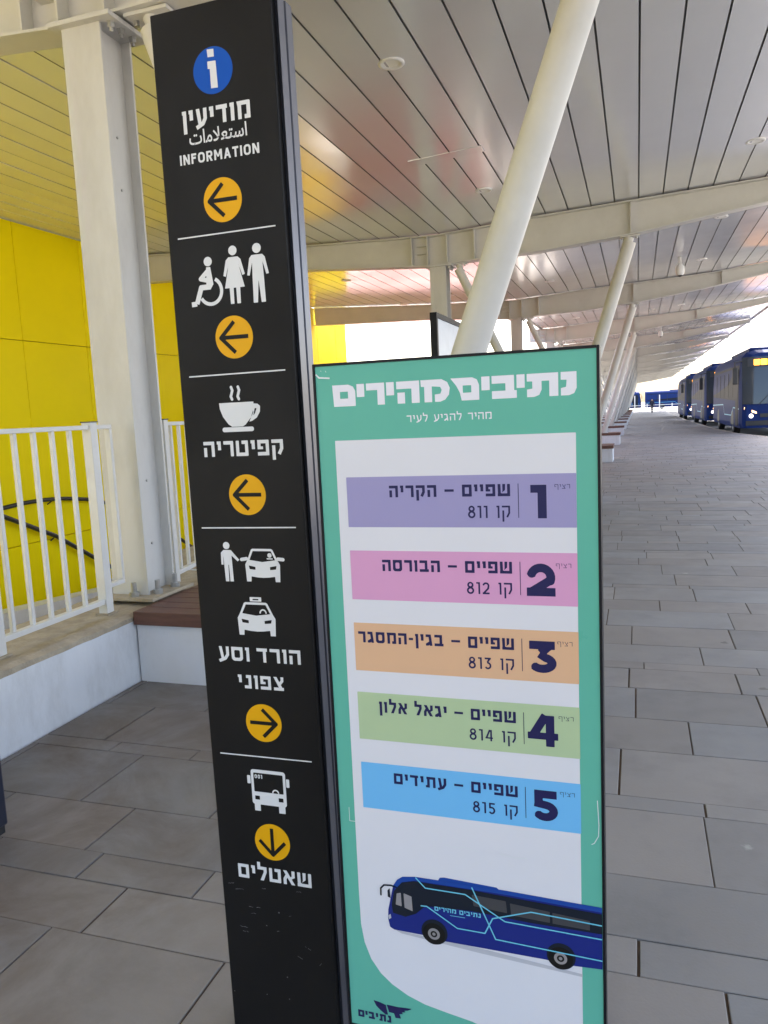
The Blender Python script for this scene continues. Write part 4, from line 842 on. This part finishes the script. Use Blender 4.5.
# ------------------------------------------------------------------ buses
def make_bus():
    W_, L_, H_ = 2.5, 12.2, 3.25; ZS = 1.09
    root = empty('bus')
    cs = [(.05, .32), (0, .5), (0, 1.0), (.0, 2.0), (.05, 2.75), (.12, 3.0), (.30, 3.18), (.6, H_), (W_ - .6, H_), (W_ - .30, 3.18), (W_ - .12, 3.0), (W_ - .05, 2.75), (W_, 2.0), (W_, 1.0), (W_, .5), (W_ - .05, .32)]
    def rake(z_): return .0 if z_ < 1.1 else .32 * ((z_ - 1.1) / 2.15) ** 1.4
    st = [(0, .80), (.10, .93), (.35, 1), (1.2, 1), (6, 1), (L_ - .35, 1), (L_ - .05, .95)]
    vs, fs = [], []; n_ = len(cs)
    for (sy, sx) in st:
        for (x_, z_) in cs:
            xx = W_ / 2 + (x_ - W_ / 2) * sx; zz = z_ if z_ < 2.9 or sy > .3 else z_ - (.35 - sy) * .35
            vs.append((xx, sy + (rake(z_) if sy < 2 else 0), zz))
    for i in range(len(st) - 1):
        for j in range(n_):
            k = (j + 1) % n_; fs.append((i * n_ + j, (i + 1) * n_ + j, (i + 1) * n_ + k, i * n_ + k))
    fs += [list(range(n_)), [len(vs) - n_ + j for j in range(n_)][::-1]]
    mb = MB(); mb.add(vs, fs, M_BLUEPAINT); mb.build('body', root)
    def front(x0, x1, z0, z1, off, m, nz_=6, th=.03):
        q = MB(); vv = []; ff = []
        for i in range(nz_ + 1):
            z_ = z0 + (z1 - z0) * i / nz_
            for k in range(9):
                x_ = x0 + (x1 - x0) * k / 8; u = abs(x_ - W_ / 2) / (W_ / 2)
                vv.append((x_, rake(z_) - off + .10 * max(0, (u - .78) / .22) ** 1.5, z_))
        for i in range(nz_):
            for k in range(8): ff.append((i * 9 + k, i * 9 + k + 1, (i + 1) * 9 + k + 1, (i + 1) * 9 + k))
        b_ = len(vv); vv += [(a, c + th, d) for a, c, d in vv]; ff += [[b_ + t for t in f[::-1]] for f in ff]
        q.add(vv, ff, m, True); return q
    front(.09, W_ - .09, 1.22, 2.98, .022, M_SCREENGL).build('windscreen', root)
    dsp = front(.28, W_ - .28, 2.62, 2.92, .050, M_BLACKPL, 2).build('destination_display', root)
    d = MB()
    for k in range(3): d.add([], [], M_AMBER)
    d = MB(); x_ = .52
    for wk in (.22, .22, .07, .25, .25, .25, .10):
        q = front(x_, x_ + wk, 2.67, 2.88, .058, M_AMBER, 2, .002); d.add(q.v, q.f, M_AMBER); x_ += wk + .035
    d.build('lit_digits', dsp)
    front(.22, W_ - .22, .42, .60, .03, M_BLACKPL, 2).build('bumper', root)
    front(.75, W_ - .75, .72, .86, .02, M_BLACKPL, 2).build('grille', root)
    for s_ in (0, 1):
        X = lambda v_: v_ if s_ == 0 else W_ - v_
        a, b_ = sorted((X(.16), X(.62)))
        hl = MB(); zz = [(.16, 1.12), (.62, .93), (.62, .86), (.16, 1.02)]
        vv = [(X(x_), -.035 + (.09 if x_ < .2 else 0), z_) for x_, z_ in zz] + [(X(x_), .10, z_) for x_, z_ in zz]
        hl.add(vv, [(0, 1, 2, 3), (0, 4, 5, 1), (1, 5, 6, 2), (2, 6, 7, 3), (3, 7, 4, 0)], M_AMBLAMP); hl.build('indicator_lamp', root)
        hl = MB(); hl.lathe([(0, -.05), (.07, -.045), (.085, .02), (.085, .08)], M_LAMP, 16, (X(.42), .0, .78), axis='y'); hl.build('headlight', root)
        sg = MB(); xo = -.006 if s_ == 0 else W_ + .006
        sg.add([(xo + (.052 if s_ == 0 else -.052) * (z_ > 2.5), y_, z_) for y_, z_ in ((.75, 1.35), (L_ - .5, 1.55), (L_ - .5, 2.72), (.75, 2.72), (.5, 2.2))], [(0, 1, 2, 3, 4)], M_BUSGLASS)
        sg.build('side_window', root)
        for y_ in (2.6, 4.4, 6.2, 8.0, 9.8):
            pl = MB(); pl.box(xo - .008, y_ - .03, 1.5, xo + .008, y_ + .03, 2.5, M_BLACKPL); pl.build('window_pillar', root)
        ln = MB(); yy = [(.4, 1.05), (2.4, 1.10), (3.2, .78), (6.0, .78), (6.6, 1.2), (L_ - .3, 1.15)]
        for (ya, za), (yb, zb) in zip(yy, yy[1:]): ln.add([(xo, ya, za - .02), (xo, yb, zb - .02), (xo, yb, zb + .02), (xo, ya, za + .02)], [(0, 1, 2, 3)], M_PTEAL)
        ln.build('stripe', root)
        m_ = MB(); xm = -.22 if s_ == 0 else W_ + .22
        m_.tube([(X(.12), .35, 2.85), (xm, .05, 2.80), (xm, -.12, 2.6)], .03, M_BLACKPL, 8); m_.box(xm - .10, -.17, 1.98, xm + .10, -.06, 2.6, M_BLACKPL, bev=.03); m_.build('mirror', root)
        for y_ in (2.75, 9.0):
            t_ = MB(); t_.lathe([(.30, -.14), (.44, -.14), (.48, -.10), (.48, .10), (.44, .14), (.30, .14)], M_TYRE, 24, (X(.16), y_, .484), axis='x'); wh = t_.build('wheel', root)
            r_ = MB(); r_.lathe([(0, -.10), (.12, -.12), (.20, -.05), (.30, -.13), (.30, .13), (.2, .05), (0, .1)], M_RIM, 20, (X(.16), y_, .484), axis='x'); r_.build('rim', wh)
            ar = MB(); n2 = 16; pts = [(y_ + .56 * math.cos(math.pi * k / n2), .42 + .56 * math.sin(math.pi * k / n2)) for k in range(n2 + 1)]
            ar.prism(pts, *( (-.004, .02) if s_ == 0 else (W_ - .02, W_ + .004)), M_BLACKPL, axis='x'); ar.build('wheel_arch', root)
    dr = MB(); dr.box(-.012, .62, .40, .0, 1.62, 2.55, M_BUSGLASS, bev=.004); dr.build('door', root)
    ru = MB(); ru.box(.42, 1.0, H_ - .05, W_ - .42, 7.5, H_ + .12, M_BLUEPAINT, bev=.08); ru.build('roof_unit', root)
    wp = MB()
    for x_ in (.7, 1.5): wp.tube([(x_, -.05, 1.2), (x_ + .55, .02, 1.75)], .012, M_BLACKPL, 6)
    wp.build('wipers', root)
    return root
bus0 = make_bus(); bus0.scale = (1, 1, 1.09)
spots = [((4.02, 35.0, -.155), 0, 'nearest dark blue bus with amber destination display, cut by the right edge', 'buses waiting along the kerb'),
         ((3.75, 49.0, -.155), 0, 'second blue bus, mostly hidden behind the nearest bus', 'buses waiting along the kerb'),
         ((3.60, 66.0, -.155), 0, 'third blue bus whose whole front shows left of the other two buses', 'buses waiting along the kerb'),
         ((13.6, 163.0, -.155), 90, 'distant blue bus parked broadside beyond the end of the platform, right of the person', 'buses parked beyond the platform'),
         ((.75, 163.4, -.155), 90, 'distant blue bus parked broadside beyond the end of the platform, left of the person', 'buses parked beyond the platform')]
for i, (loc, rz, l_, gr) in enumerate(spots):
    o = bus0 if i == 0 else copy_tree(bus0); o.location = loc; o.rotation_euler[2] = R(rz); tag(o, l_, 'bus', gr)
# white fence at the end of the road
fr = empty('fence', (3, 133, -.17), 0, 'low white post and rail fence beyond the far end of the platform', 'fence')
m_ = MB(); m_.box(-13, -.04, .95, 10, .04, 1.03, M_RAIL); m_.box(-13, -.04, .5, 10, .04, .56, M_RAIL); m_.build('rails', fr)
for k in range(13):
    m_ = MB(); x_ = -12.9 + 1.9 * k; m_.box(x_ - .07, -.07, 0, x_ + .07, .07, 2.6 if k % 2 else 1.2, M_RAIL); m_.build('post', fr)

# ------------------------------------------------------------------ person walking far away, bush at the end
def make_person(loc, rz):
    J = {'pel': (0, 0, .95, .13), 'sp': (0, .01, 1.15, .13), 'ch': (0, 0, 1.38, .15), 'nk': (0, 0, 1.52, .055), 'hd': (0, -.015, 1.62, .085), 'tp': (0, -.01, 1.73, .075),
         'sl': (-.18, 0, 1.42, .06), 'el': (-.24, .08, 1.15, .045), 'wl': (-.24, .02, .90, .035), 'hl': (-.24, -.01, .80, .035), 'sr': (.18, 0, 1.42, .06), 'er': (.24, -.08, 1.16, .045), 'wr': (.22, -.20, .95, .035), 'hr': (.22, -.24, .86, .035),
         'tl': (-.10, 0, .90, .095), 'kl': (-.11, -.17, .52, .065), 'al': (-.11, -.16, .10, .045), 'fl': (-.11, -.30, .04, .04), 'tr': (.10, 0, .90, .095), 'kr': (.10, .06, .50, .065), 'ar': (.10, .28, .14, .045), 'fr': (.10, .20, .04, .04)}
    E_ = [('pel', 'sp'), ('sp', 'ch'), ('ch', 'nk'), ('nk', 'hd'), ('hd', 'tp'), ('ch', 'sl'), ('sl', 'el'), ('el', 'wl'), ('wl', 'hl'), ('ch', 'sr'), ('sr', 'er'), ('er', 'wr'), ('wr', 'hr'), ('pel', 'tl'), ('tl', 'kl'), ('kl', 'al'), ('al', 'fl'), ('pel', 'tr'), ('tr', 'kr'), ('kr', 'ar'), ('ar', 'fr')]
    K = list(J); me = bpy.data.meshes.new('person'); me.from_pydata([J[k][:3] for k in K], [(K.index(a), K.index(b)) for a, b in E_], [])
    o = bpy.data.objects.new('person', me); COL.objects.link(o); o.modifiers.new('skin', 'SKIN'); sb = o.modifiers.new('sub', 'SUBSURF'); sb.levels = 1; sb.render_levels = 1
    for i, k in enumerate(K): sv = me.skin_vertices[0].data[i]; sv.radius = (J[k][3], J[k][3]); sv.use_root = (i == 0)
    bpy.context.view_layer.update(); dg = bpy.context.evaluated_depsgraph_get(); nm = bpy.data.meshes.new_from_object(o.evaluated_get(dg)); o.modifiers.clear(); o.data = nm
    nm.materials.clear(); nm.materials.append(M_SKIN); nm.polygons.foreach_set('use_smooth', [True] * len(nm.polygons))
    o.location = loc; o.rotation_euler[2] = rz
    nrm = [v_.normal.copy() for v_ in nm.vertices]; co = [v_.co.copy() for v_ in nm.vertices]
    def shell(name, test, m, off):
        q = MB(); idx = {}; vv = []; ff = []
        for p in nm.polygons:
            if test(p.center):
                f = []
                for i in p.vertices:
                    if i not in idx: idx[i] = len(vv); vv.append(co[i] + nrm[i] * off)
                    f.append(idx[i])
                ff.append(f)
        q.add(vv, ff, m, True); return q.build(name, o, fix=False)
    shell('shirt', lambda c_: .93 < c_.z < 1.50, M_CLOTH1, .015); shell('trousers', lambda c_: .09 < c_.z <= .99 and abs(c_.x) < .2, M_CLOTH2, .012)
    shell('shoes', lambda c_: c_.z <= .10, M_HAIR, .01); shell('hair', lambda c_: c_.z > 1.66 or (c_.z > 1.58 and c_.y > .02), M_HAIR, .012)
    return o
tag(make_person((1.75, 103, 0), R(10)), 'person in dark clothes walking on the far end of the platform', 'person')
sh = empty('bush', (-1.75, 96, 0), 0, 'dark green bush by the last benches at the far end', 'bush')
rb = random.Random(8); m_ = MB()
for k in range(1500):
    a = rb.uniform(0, 6.28); rr_ = rb.random() ** .4; z_ = rb.uniform(.25, 1.9); wd = .85 * math.sqrt(max(.05, 1 - ((z_ - .9) / 1.15) ** 2))
    c_ = Vector((math.cos(a) * rr_ * wd, math.sin(a) * rr_ * wd, z_)); d1 = Vector((rb.uniform(-1, 1), rb.uniform(-1, 1), rb.uniform(-1, 1))).normalized() * .09; d2 = d1.orthogonal().normalized() * .05
    m_.add([c_ - d1, c_ - d2, c_ + d1, c_ + d2], [(0, 1, 2, 3)], M_LEAF)
m_.build('foliage', sh, fix=False)
m_ = MB()
for a in (0, 2.1, 4.2): m_.tube([(0, 0, -.005), (.25 * math.cos(a), .25 * math.sin(a), .9)], .03, M_WOOD, 6, r2=.012)
m_.build('stem', sh)
